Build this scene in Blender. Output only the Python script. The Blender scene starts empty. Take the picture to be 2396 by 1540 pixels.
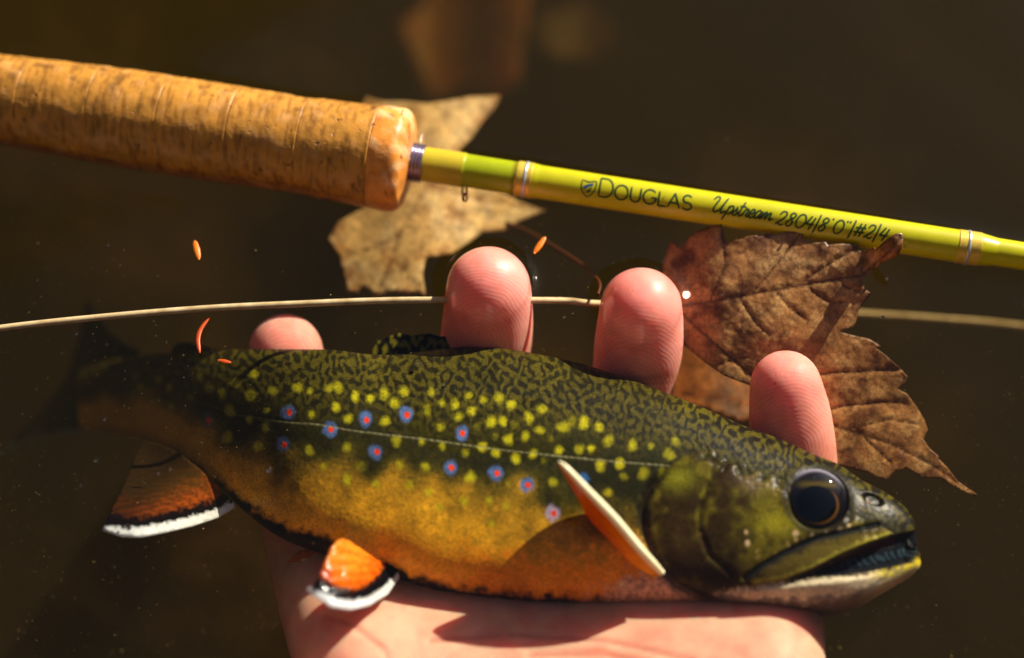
import bpy, bmesh, math, random
import numpy as np
from mathutils import Vector, Matrix
from mathutils.geometry import delaunay_2d_cdt
from mathutils.bvhtree import BVHTree

random.seed(4)
RNG = np.random.default_rng(11)
scene = bpy.context.scene
COL = scene.collection
CM = 0.01

# ------------------------------------------------------------------ camera
TILT = math.radians(30)            # view direction leaves the vertical by this much
LENS, SENSOR = 60.0, 36.0
WIDTH = 0.19                       # metres across the frame at the water surface
DIST = WIDTH * LENS / SENSOR
CAM = np.array([0.0, -DIST * math.sin(TILT), DIST * math.cos(TILT)])
UPV = np.array([0.0, math.cos(TILT), math.sin(TILT)])
FWD = -CAM / DIST
cam_data = bpy.data.cameras.new('camera')
cam_data.lens, cam_data.sensor_width = LENS, SENSOR
cam_data.clip_start, cam_data.clip_end = 0.005, 200.0
cam_data.dof.use_dof = True
cam_data.dof.aperture_fstop = 5.0
cam = bpy.data.objects.new('camera', cam_data)
cam.location = CAM
cam.rotation_euler = (TILT, 0, 0)
COL.objects.link(cam)
scene.camera = cam

def P(px, py, z):
    """place in the world (metres) seen at a spot of the layout sheet, at height z cm over the water"""
    px, py, z = np.asarray(px, float), np.asarray(py, float), np.asarray(z, float) * CM
    u = (px - 1198.0) / 2396.0 * WIDTH
    v = (770.0 - py) / 2396.0 * WIDTH
    q = np.stack([u + 0 * v, v * UPV[1] + 0 * u, v * UPV[2] + 0 * u], -1)
    d = q - CAM
    k = (z - CAM[2]) / d[..., 2]
    return CAM + d * k[..., None]

def proj(p):
    d = p - CAM
    w = d @ FWD
    u = d[..., 0] * DIST / w
    v = (d @ UPV) * DIST / w
    return u / WIDTH * 2396 + 1198, 770 - v / WIDTH * 2396

cam_data.dof.focus_distance = float((P(1350, 830, -0.2) - CAM) @ FWD)

# ------------------------------------------------------------------ light
SUN = np.array([0.75, 0.78, 0.70]); SUN /= np.linalg.norm(SUN)
world = bpy.data.worlds.new('World'); scene.world = world
world.use_nodes = True
wn = world.node_tree
sky = wn.nodes.new('ShaderNodeTexSky'); sky.sky_type = 'NISHITA'; sky.sun_disc = False
sky.sun_elevation = math.asin(SUN[2])
sky.sun_rotation = math.atan2(SUN[0], SUN[1])
wn.links.new(sky.outputs[0], wn.nodes['Background'].inputs[0])
wn.nodes['Background'].inputs[1].default_value = 0.05
sun_data = bpy.data.lights.new('sun', 'SUN')
sun_data.energy, sun_data.angle, sun_data.color = 5.0, math.radians(0.53), (1.0, 0.90, 0.74)
sun = bpy.data.objects.new('sun', sun_data)
sun.rotation_euler = Vector(SUN).to_track_quat('Z', 'Y').to_euler()
sun.location = (2, 2, 2)
COL.objects.link(sun)
vs = scene.view_settings
vs.view_transform, vs.look, vs.exposure, vs.gamma, vs.use_curve_mapping = 'Standard', 'None', 0.78, 1.0, False
scene.render.engine = 'CYCLES'
cy = scene.cycles
cy.use_denoising = True
cy.max_bounces, cy.transparent_max_bounces, cy.volume_bounces = 6, 16, 0
cy.sample_clamp_indirect = 4.0

# ------------------------------------------------------------------ helpers
def s2l(c):
    c = np.asarray(c, float) / 255.0
    return np.where(c <= 0.04045, c / 12.92, ((c + 0.055) / 1.055) ** 2.4)

def sstep(a, b, x):
    t = np.clip((x - a) / (b - a), 0, 1)
    return t * t * (3 - 2 * t)

def mix(a, b, f):
    f = np.asarray(f)
    return a * (1 - f[..., None]) + np.asarray(b) * f[..., None]

def catmull(pts, n):
    pts = np.asarray(pts, float)
    p = np.vstack([2 * pts[0] - pts[1], pts, 2 * pts[-1] - pts[-2]])
    out = []
    for i in range(1, len(p) - 2):
        for t in np.linspace(0, 1, n, endpoint=False):
            a, b, c, d = p[i - 1], p[i], p[i + 1], p[i + 2]
            out.append(0.5 * (2 * b + (c - a) * t + (2 * a - 5 * b + 4 * c - d) * t * t + (3 * b - a - 3 * c + d) * t ** 3))
    out.append(pts[-1])
    return np.array(out)

FW, FH = 1280, 820
_ky = np.fft.fftfreq(FH)[:, None]; _kx = np.fft.fftfreq(FW)[None, :]
def field(wave, band=0.35, seed=0, aniso=1.0, lowpass=False):
    """random field with features of about `wave` layout units, unit variance"""
    k = np.sqrt((_kx * aniso) ** 2 + _ky ** 2) * 1.0
    k0 = 2.0 / wave
    g = np.exp(-0.5 * (k / k0) ** 2) if lowpass else np.exp(-0.5 * ((k - k0) / (band * k0)) ** 2)
    f = np.fft.ifft2(np.fft.fft2(np.random.default_rng(seed).standard_normal((FH, FW))) * g).real
    return (f - f.mean()) / f.std()
def samp(f, px, py):
    x = np.clip(np.asarray(px) / 2 + 30, 0, FW - 1.01); y = np.clip(np.asarray(py) / 2 + 10, 0, FH - 1.01)
    i, j = x.astype(int), y.astype(int); a, b = x - i, y - j
    return (f[j, i] * (1 - a) + f[j, i + 1] * a) * (1 - b) + (f[j + 1, i] * (1 - a) + f[j + 1, i + 1] * a) * b

def seg_dist(px, py, poly):
    """distance of points to a polyline, and the place along it (0..1)"""
    poly = np.asarray(poly, float)
    best = np.full(np.shape(px), 1e9); along = np.zeros(np.shape(px))
    L = np.r_[0, np.cumsum(np.hypot(*np.diff(poly, axis=0).T))]
    for i in range(len(poly) - 1):
        a, b = poly[i], poly[i + 1]; d = b - a; l2 = max(d @ d, 1e-9)
        t = np.clip(((px - a[0]) * d[0] + (py - a[1]) * d[1]) / l2, 0, 1)
        dd = np.hypot(px - a[0] - t * d[0], py - a[1] - t * d[1])
        m = dd < best
        best = np.where(m, dd, best); along = np.where(m, (L[i] + t * (L[i + 1] - L[i])) / L[-1], along)
    return best, along

def inside(px, py, poly):
    poly = np.asarray(poly, float); r = np.zeros(np.shape(px), bool); n = len(poly)
    for i in range(n):
        (x0, y0), (x1, y1) = poly[i - 1], poly[i]
        if y0 == y1: continue
        c = ((y0 > py) != (y1 > py)) & (px < (x1 - x0) * (py - y0) / (y1 - y0) + x0)
        r ^= c
    return r

def mesh_obj(name, verts, faces, mat, parent=None, cols=None, attrs=None, smooth=True):
    me = bpy.data.meshes.new(name)
    verts = np.asarray(verts, np.float32)
    if isinstance(faces, np.ndarray):
        nf, k = faces.shape
        me.vertices.add(len(verts)); me.vertices.foreach_set('co', verts.ravel())
        me.loops.add(nf * k); me.loops.foreach_set('vertex_index', faces.astype(np.int32).ravel())
        me.polygons.add(nf); me.polygons.foreach_set('loop_start', np.arange(0, nf * k, k, dtype=np.int32))
        me.update(calc_edges=True); me.validate()
    else:
        me.from_pydata(verts.tolist(), [], faces); me.update()
    if cols is not None:
        a = me.color_attributes.new('Col', 'FLOAT_COLOR', 'POINT')
        a.data.foreach_set('color', np.c_[np.clip(cols, 0, 1), np.ones(len(cols))].astype(np.float32).ravel())
    for k, v in (attrs or {}).items():
        a = me.attributes.new(k, 'FLOAT', 'POINT'); a.data.foreach_set('value', np.asarray(v, np.float32))
    if smooth: me.polygons.foreach_set('use_smooth', np.ones(len(me.polygons), bool))
    me.materials.append(mat)
    o = bpy.data.objects.new(name, me); COL.objects.link(o)
    if parent: o.parent = parent; o.matrix_parent_inverse = parent.matrix_world.inverted()
    return o

def empty(name, loc):
    o = bpy.data.objects.new(name, None); o.location = loc; o.empty_display_size = 0.01
    COL.objects.link(o); bpy.context.view_layer.update()
    return o

def tag(o, label=None, cat=None, group=None, kind=None):
    for k, v in (('label', label), ('category', cat), ('group', group), ('kind', kind)):
        if v: o[k] = v
    return o

def grid_faces(nr, nc, wrap=False):
    r, c = np.meshgrid(np.arange(nr - 1), np.arange(nc if wrap else nc - 1), indexing='ij')
    c2 = (c + 1) % nc
    return np.stack([r * nc + c, r * nc + c2, (r + 1) * nc + c2, (r + 1) * nc + c], -1).reshape(-1, 4)

def sheet(name, outline, zfun, step, mat, colfun, thick=0.0003, parent=None, attrfun=None):
    """a thin membrane with a drawn outline, a dense inner net and its own relief"""
    o = np.asarray(outline, float)
    d = np.hypot(*(np.roll(o, -1, 0) - o).T)
    pts = []
    for i in range(len(o)):
        n = max(1, int(d[i] / step))
        for k in range(n): pts.append(o[i] + (o[(i + 1) % len(o)] - o[i]) * k / n)
    nb = len(pts)
    x0, y0 = o.min(0); x1, y1 = o.max(0)
    gx, gy = np.meshgrid(np.arange(x0, x1, step), np.arange(y0, y1, step))
    gx = gx.ravel() + RNG.uniform(-.3, .3, gx.size) * step; gy = gy.ravel() + RNG.uniform(-.3, .3, gy.size) * step
    dist, _ = seg_dist(gx, gy, np.vstack([o, o[:1]]))
    m = inside(gx, gy, o) & (dist > step * 0.45)
    allp = np.vstack([np.array(pts), np.c_[gx[m], gy[m]]])
    r = delaunay_2d_cdt([Vector(p) for p in allp], [], [list(range(nb))], 1, 1e-4)
    v = np.array([(p.x, p.y) for p in r[0]]); f = np.array(r[2])
    if len(f):                                    # faces turned to the camera
        a, b, c = v[f[:, 0]], v[f[:, 1]], v[f[:, 2]]
        cr = (b[:, 0] - a[:, 0]) * (c[:, 1] - a[:, 1]) - (b[:, 1] - a[:, 1]) * (c[:, 0] - a[:, 0])
        f[cr > 0] = f[cr > 0][:, ::-1]
    px, py = v[:, 0], v[:, 1]
    ob = mesh_obj(name, P(px, py, zfun(px, py)), f, mat, parent, colfun(px, py), attrfun(px, py) if attrfun else None)
    if thick:
        s = ob.modifiers.new('thickness', 'SOLIDIFY'); s.thickness = thick; s.offset = 0
    return ob

def tube(pts, rad, seg=12, caps=True):
    pts = np.asarray(pts, float); n = len(pts); rad = np.broadcast_to(rad, n)
    t = np.gradient(pts, axis=0); t /= np.linalg.norm(t, axis=1)[:, None]
    ref = np.array([0.03, 0.05, 1.0]) if abs(t[0][2]) < .8 else np.array([1.0, .05, .03])
    a = np.cross(t, ref); a /= np.linalg.norm(a, axis=1)[:, None]; b = np.cross(a, t)
    th = np.linspace(0, 2 * np.pi, seg, endpoint=False)
    v = pts[:, None] + rad[:, None, None] * (np.cos(th)[None, :, None] * a[:, None] + np.sin(th)[None, :, None] * b[:, None])
    f = [tuple(q) for q in grid_faces(n, seg, True)]
    if caps: f += [tuple(range(seg)), tuple(range((n - 1) * seg + seg - 1, (n - 1) * seg - 1, -1))]
    return v.reshape(-1, 3), f

# ------------------------------------------------------------------ materials
class NT:
    def __init__(s, name):
        s.m = bpy.data.materials.new(name); s.m.use_nodes = True
        s.t = s.m.node_tree; s.n = s.t.nodes; s.b = s.n.get('Principled BSDF'); s.out = s.n.get('Material Output')
    def new(s, kind, **kw):
        n = s.n.new(kind)
        for k, v in kw.items():
            if k in n.inputs.keys(): n.inputs[k].default_value = v
            else: setattr(n, k, v)
        return n
    def link(s, a, b): s.t.links.new(a, b)
    def attr(s, name): return s.new('ShaderNodeAttribute', attribute_name=name)
    def noise(s, scale, detail=4, rough=.55, vec=None):
        n = s.new('ShaderNodeTexNoise'); n.inputs['Scale'].default_value = scale
        n.inputs['Detail'].default_value = detail; n.inputs['Roughness'].default_value = rough
        s.link(vec or s.geo().outputs['Position'], n.inputs['Vector']); return n
    def geo(s):
        g = getattr(s, '_g', None)
        if not g: g = s._g = s.n.new('ShaderNodeNewGeometry')
        return g
    def ramp(s, src, stops):
        r = s.n.new('ShaderNodeValToRGB'); e = r.color_ramp.elements
        while len(e) < len(stops): e.new(.5)
        for i, (p, c) in enumerate(stops):
            e[i].position = p; e[i].color = (*c, 1) if len(c) == 3 else c
        s.link(src, r.inputs[0]); return r
    def mixc(s, a, b, f, mode='MIX'):
        m = s.new('ShaderNodeMix', data_type='RGBA', blend_type=mode)
        for src, i in ((f, 0), (a, 6), (b, 7)):
            if hasattr(src, 'is_linked'): s.link(src, m.inputs[i])
            else: m.inputs[i].default_value = src if i == 0 else (*src, 1)
        return m.outputs[2]
    def math(s, op, a, b=0.0):
        m = s.new('ShaderNodeMath', operation=op)
        for src, i in ((a, 0), (b, 1)):
            if hasattr(src, 'is_linked'): s.link(src, m.inputs[i])
            else: m.inputs[i].default_value = src
        return m.outputs[0]
    def bump(s, h, dist, strength=1.0, prev=None):
        b = s.new('ShaderNodeBump'); b.inputs['Distance'].default_value = dist; b.inputs['Strength'].default_value = strength
        s.link(h, b.inputs['Height'])
        if prev: s.link(prev, b.inputs['Normal'])
        return b.outputs[0]
    def set(s, **kw):
        for k, v in kw.items():
            k = k.replace('_', ' ')
            i = s.b.inputs[k]
            if hasattr(v, 'is_linked'): s.link(v, i)
            else: i.default_value = (*v, 1) if isinstance(v, (tuple, list, np.ndarray)) and len(v) == 3 and i.type == 'RGBA' else v
        return s
    def wet(s, dry=0.5, under=0.12):
        """gloss of a wet surface: strong in the air, weak below the water line"""
        sep = s.new('ShaderNodeSeparateXYZ'); s.link(s.geo().outputs['Position'], sep.inputs[0])
        mr = s.new('ShaderNodeMapRange'); s.link(sep.outputs[2], mr.inputs[0])
        for i, v in ((1, -0.0006), (2, 0.0006), (3, under), (4, dry)): mr.inputs[i].default_value = v
        return mr.outputs[0]
    def translucent(s, color, fac):
        """adds light shining through a thin sheet"""
        tr = s.n.new('ShaderNodeBsdfTranslucent')
        if hasattr(color, 'is_linked'): s.link(color, tr.inputs[0])
        else: tr.inputs[0].default_value = (*color, 1)
        m = s.n.new('ShaderNodeMixShader')
        if hasattr(fac, 'is_linked'): s.link(fac, m.inputs[0])
        else: m.inputs[0].default_value = fac
        s.link(s.b.outputs[0], m.inputs[1]); s.link(tr.outputs[0], m.inputs[2]); s.link(m.outputs[0], s.out.inputs[0])
        return s

def mat_trout():
    t = NT('trout_skin'); c = t.attr('Col')
    pep = t.noise(2600, 2, .6)                                   # pepper of pigment cells
    r = t.ramp(pep.outputs['Fac'], [(.36, (.45, .45, .45)), (.56, (1.06, 1.06, 1.06))])
    col = t.mixc(c.outputs['Color'], r.outputs[0], .75, 'MULTIPLY')
    fine = t.noise(700, 3, .6)
    r2 = t.ramp(fine.outputs['Fac'], [(.3, (.78, .78, .78)), (.7, (1.12, 1.12, 1.12))])
    col = t.mixc(col, r2.outputs[0], .8, 'MULTIPLY')
    v = t.new('ShaderNodeTexVoronoi'); v.inputs['Scale'].default_value = 1150; t.link(t.geo().outputs['Position'], v.inputs['Vector'])
    sc = t.math('MULTIPLY', v.outputs['Distance'], t.attr('scale').outputs['Fac'])
    nb = t.bump(sc, .00012, .3)
    t.set(Base_Color=col, Roughness=.34, Specular_IOR_Level=t.math('MULTIPLY', t.wet(.18, .10), t.attr('gloss').outputs['Fac']), Normal=nb)
    return t.m

def mat_fin(name, fac, gloss_air=.5, rough=.25, bump=0.0):
    t = NT(name); c = t.attr('Col')
    n = t.noise(900, 3)
    r = t.ramp(n.outputs['Fac'], [(.3, (.75, .75, .75)), (.7, (1.1, 1.1, 1.1))])
    col = t.mixc(c.outputs['Color'], r.outputs[0], .7, 'MULTIPLY')
    t.set(Base_Color=col, Roughness=rough, Specular_IOR_Level=t.wet(gloss_air, 0.0))
    if bump:
        t.set(Normal=t.bump(t.noise(150, 1, .5).outputs['Fac'], bump, 1.0), Coat_Weight=t.wet(1.0, 0.0), Coat_Roughness=.03)
    t.translucent(col, fac)
    return t.m

def mat_plain(name, color, rough=.4, spec=.5, metal=0.0, **kw):
    t = NT(name); n = t.noise(1800, 3)
    r = t.ramp(n.outputs['Fac'], [(.3, tuple(np.asarray(color) * .82)), (.7, tuple(np.minimum(np.asarray(color) * 1.12, 1)))])
    t.set(Base_Color=r.outputs[0], Roughness=rough, Specular_IOR_Level=spec, Metallic=metal, **kw)
    return t.m

def mat_skin():
    t = NT('hand_skin'); c = t.attr('Col')
    n = t.noise(160, 4); r = t.ramp(n.outputs['Fac'], [(.32, (.86, .78, .76)), (.68, (1.08, 1.06, 1.05))])
    col = t.mixc(c.outputs['Color'], r.outputs[0], .85, 'MULTIPLY')
    dirt = t.noise(1500, 2, .7); dr = t.ramp(dirt.outputs['Fac'], [(.70, (1, 1, 1)), (.74, (.45, .3, .2))])
    col = t.mixc(col, dr.outputs[0], .8, 'MULTIPLY')
    ridge = t.attr('ridge'); mask = t.attr('ridge_mask')
    w = t.math('SINE', t.math('MULTIPLY', ridge.outputs['Fac'], 2 * math.pi / 8.6))
    w = t.math('MULTIPLY', w, mask.outputs['Fac'])
    w1 = t.math('ADD', t.math('MULTIPLY', w, .08), .96)
    cmb = t.n.new('ShaderNodeCombineColor')
    for i in range(3): t.link(w1, cmb.inputs[i])
    col = t.mixc(col, cmb.outputs[0], .55, 'MULTIPLY')
    nb = t.bump(w, .00001, .55)
    nb = t.bump(t.noise(420, 3).outputs['Fac'], .0001, .4, nb)
    t.set(Base_Color=col, Roughness=.4, Specular_IOR_Level=t.wet(.25, .06), Normal=nb,
          Coat_Weight=t.wet(.9, 0.0), Coat_Roughness=.035,
          Subsurface_Weight=.75, Subsurface_Radius=(1.0, .16, .08), Subsurface_Scale=.006)
    return t.m

def mat_leaf(name, fac=.3):
    t = NT(name); c = t.attr('Col')
    n1 = t.noise(260, 5, .65); r1 = t.ramp(n1.outputs['Fac'], [(.30, (.38, .32, .28)), (.48, (.92, .88, .84)), (.72, (1.4, 1.34, 1.2))])
    n2 = t.noise(1500, 3, .6); r2 = t.ramp(n2.outputs['Fac'], [(.3, (.65, .65, .65)), (.7, (1.25, 1.25, 1.25))])
    col = t.mixc(t.mixc(c.outputs['Color'], r1.outputs[0], .9, 'MULTIPLY'), r2.outputs[0], .8, 'MULTIPLY')
    v = t.new('ShaderNodeTexVoronoi', feature='DISTANCE_TO_EDGE'); v.inputs['Scale'].default_value = 820
    t.link(t.geo().outputs['Position'], v.inputs['Vector'])
    net = t.ramp(v.outputs['Distance'], [(0.0, (.5, .42, .36)), (.09, (1, 1, 1))])
    col = t.mixc(col, net.outputs[0], .6, 'MULTIPLY')
    nb = t.bump(n1.outputs['Fac'], .0003, .4)
    nb = t.bump(net.outputs[0], .00007, .5, nb)
    t.set(Base_Color=col, Roughness=.38, Specular_IOR_Level=t.wet(.6, .12), Normal=nb)
    t.translucent(col, fac)
    return t.m

def mat_cork():
    t = NT('cork'); c = t.attr('Col')
    n1 = t.noise(230, 5, .65); r1 = t.ramp(n1.outputs['Fac'], [(.3, (.55, .5, .45)), (.5, (.95, .95, .95)), (.72, (1.3, 1.25, 1.15))])
    col = t.mixc(c.outputs['Color'], r1.outputs[0], .85, 'MULTIPLY')
    pit = t.noise(560, 2, .6); r2 = t.ramp(pit.outputs['Fac'], [(.68, (1, 1, 1)), (.74, (.22, .14, .08))])
    col = t.mixc(col, r2.outputs[0], .75, 'MULTIPLY')
    nb = t.bump(r2.outputs[0], .0004, .6); nb = t.bump(n1.outputs['Fac'], .0006, .5, nb)
    t.set(Base_Color=col, Roughness=.42, Specular_IOR_Level=t.wet(.4, .1), Normal=nb, Coat_Weight=.08, Coat_Roughness=.2)
    return t.m

def mat_water():
    t = NT('stream_water'); t.n.remove(t.b)
    dot = t.new('ShaderNodeVectorMath', operation='DOT_PRODUCT'); t.link(t.geo().outputs['Normal'], dot.inputs[0]); t.link(t.geo().outputs['Incoming'], dot.inputs[1])
    sch = t.math('POWER', t.math('SUBTRACT', 1.0, t.math('ABSOLUTE', dot.outputs['Value'])), 5.0)   # mirror share of water, Schlick
    fr = t.math('ADD', t.math('MULTIPLY', sch, .98), .02)
    tr = t.n.new('ShaderNodeBsdfTransparent'); gl = t.n.new('ShaderNodeBsdfGlossy'); gl.inputs['Roughness'].default_value = .015
    m = t.n.new('ShaderNodeMixShader')
    t.link(fr, m.inputs[0]); t.link(tr.outputs[0], m.inputs[1]); t.link(gl.outputs[0], m.inputs[2]); t.link(m.outputs[0], t.out.inputs[0])
    ab = t.n.new('ShaderNodeVolumeAbsorption'); ab.inputs[0].default_value = (.55, .44, .05, 1); ab.inputs[1].default_value = 11
    sc = t.n.new('ShaderNodeVolumeScatter'); sc.inputs[0].default_value = (.80, .62, .26, 1); sc.inputs[1].default_value = .6
    a = t.n.new('ShaderNodeAddShader'); t.link(ab.outputs[0], a.inputs[0]); t.link(sc.outputs[0], a.inputs[1]); t.link(a.outputs[0], t.out.inputs[1])
    return t.m

def mat_bed():
    t = NT('silt_bed')
    n1 = t.noise(9, 5, .6); r1 = t.ramp(n1.outputs['Fac'], [(.3, (.008, .006, .003)), (.5, (.022, .016, .007)), (.72, (.15, .105, .036))])
    n2 = t.noise(70, 5, .65); r2 = t.ramp(n2.outputs['Fac'], [(.3, (.55, .55, .55)), (.7, (1.3, 1.3, 1.3))])
    col = t.mixc(r1.outputs[0], r2.outputs[0], .8, 'MULTIPLY')
    t.set(Base_Color=col, Roughness=.9, Specular_IOR_Level=.1, Normal=t.bump(n2.outputs['Fac'], .006, .8))
    return t.m

# ------------------------------------------------------------------ stream bed
def build_bed():
    ax = np.r_[-20, -10, -4, -1.5, np.linspace(-.6, .6, 90), 1.5, 4, 10, 20]
    X, Y = np.meshgrid(ax, ax)
    Z = -.15 + .012 * np.sin(X * 23 + 1.3 * np.sin(Y * 17)) * np.cos(Y * 19 + .8) + .006 * np.sin(X * 61 + Y * 37)
    o = mesh_obj('stream_bed', np.stack([X, Y, Z], -1).reshape(-1, 3), grid_faces(len(ax), len(ax)), mat_bed())
    tag(o, 'dark silty brown stream bed below the water', 'stream bed', kind='structure')
build_bed()

def build_sky_blocking_banks():  # unseen banks, added to cut the sky fill
    """out of view ravine banks, added to block sky light, open towards the sun"""
    ax = np.linspace(-16, 16, 120); X, Y = np.meshgrid(ax, ax)
    s = SUN[:2] / np.linalg.norm(SUN[:2]); a = X * s[0] + Y * s[1]; b = -X * s[1] + Y * s[0]
    d = np.maximum(np.abs(b) - 1.9 - .25 * np.sin(a * 1.1), -a - 2.2)
    Z = np.where(d < 0, -.5, -.3 + 1.9 * d) + .35 * np.sin(X * 1.7) * np.cos(Y * 2.3) * sstep(.2, 2, d)
    Z = np.minimum(Z, 11 + .5 * np.sin(X + Y))
    t = NT('leaf_litter'); n1 = t.noise(3, 6, .7); r = t.ramp(n1.outputs['Fac'], [(.3, (.03, .022, .012)), (.55, (.08, .05, .025)), (.75, (.14, .08, .035))])
    t.set(Base_Color=r.outputs[0], Roughness=.95, Specular_IOR_Level=.05, Normal=t.bump(n1.outputs['Fac'], .2, .8))
    o = mesh_obj('sky_blocking_bank', np.stack([X, Y, Z], -1).reshape(-1, 3), grid_faces(120, 120), t.m)
    tag(o, 'steep brown leaf covered banks added out of view to block the sky', 'sky_blocking_bank', kind='structure')
build_sky_blocking_banks()

# ------------------------------------------------------------------ trout
M_FISH = mat_trout()
TOP = np.array([(190, 868), (250, 846), (387, 830), (480, 826), (570, 822), (770, 825), (860, 836), (930, 838), (1010, 828), (1090, 820), (1168, 823), (1259, 838),
                (1368, 863), (1478, 900), (1551, 927), (1635, 961), (1737, 1005), (1810, 1031), (1883, 1063), (1956, 1093), (2011, 1129),
                (2065, 1155), (2102, 1180), (2124, 1203), (2138, 1232), (2146, 1272)])
BOT = np.array([(190, 1006), (271, 1014), (343, 1027), (416, 1060), (489, 1118), (555, 1180), (621, 1233), (681, 1266), (759, 1292), (860, 1330),
                (945, 1362), (1011, 1386), (1101, 1401), (1220, 1416), (1370, 1422), (1480, 1421), (1591, 1421), (1683, 1426), (1737, 1430), (1865, 1434), (1956, 1428),
                (2011, 1413), (2065, 1384), (2105, 1360), (2132, 1338), (2146, 1306)])
LAT = [(215, 870), (400, 918), (560, 972), (680, 988), (748, 993), (830, 1008), (1000, 1028), (1170, 1052), (1300, 1066), (1440, 1080), (1575, 1090)]
_tx = catmull(TOP, 14); _bx = catmull(BOT, 14)
def top_y(x): return np.interp(x, _tx[:, 0], _tx[:, 1])
def bot_y(x): return np.interp(x, _bx[:, 0], _bx[:, 1])
_gx = np.arange(0, 2300.0, 2.0)
def _soft(xs, ys, w=45):
    t = np.interp(_gx, xs, ys); k = np.exp(-.5 * (np.arange(-2 * w, 2 * w + 1, 2.0) / w) ** 2); k /= k.sum(); p = len(k) // 2
    return np.convolve(np.pad(t, p, mode='edge'), k, mode='valid')[:len(t)]
_ht = np.minimum(_soft([190, 300, 450, 700, 1000, 1300, 1550, 1700, 1900, 2020, 2090, 2130, 2200], [.30, .40, .60, .98, 1.28, 1.36, 1.30, 1.22, 1.0, .78, .58, .36, .05]), np.interp(_gx, [0, 2020, 2090, 2130, 2147, 2300], [9, .85, .60, .36, .05, .05]))
def half_thick(x): return np.interp(x, _gx, _ht)
_az = _soft([150, 190, 300, 450, 700, 1000, 1300, 1550, 1700, 1900, 2020, 2150], [-5.4, -5.0, -3.9, -2.5, -1.2, -1.28, -1.36, -1.36, -1.32, -1.18, -1.02, -.86], 70)
def axis_z(x): return np.interp(x, _gx, _az)

GILL = [(1612, 1062), (1560, 1092), (1522, 1140), (1503, 1190), (1508, 1245), (1535, 1310), (1580, 1366), (1650, 1402), (1740, 1416)]
PREOP = [(1700, 1088), (1660, 1135), (1638, 1190), (1636, 1240), (1660, 1300), (1715, 1345)]
MAX_UP = [(2052, 1228), (1985, 1244), (1905, 1262), (1830, 1296), (1775, 1328), (1742, 1352)]
MAX_LO = [(2090, 1250), (2040, 1268), (1975, 1293), (1900, 1330), (1830, 1356), (1765, 1366)]
MOUTH = [(1870, 1352), (1935, 1318), (2000, 1290), (2060, 1265), (2100, 1250), (2150, 1240), (2160, 1280), (2140, 1300), (2128, 1318), (2085, 1328), (2020, 1340), (1950, 1350)]
EYE = (1915, 1172)

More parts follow.
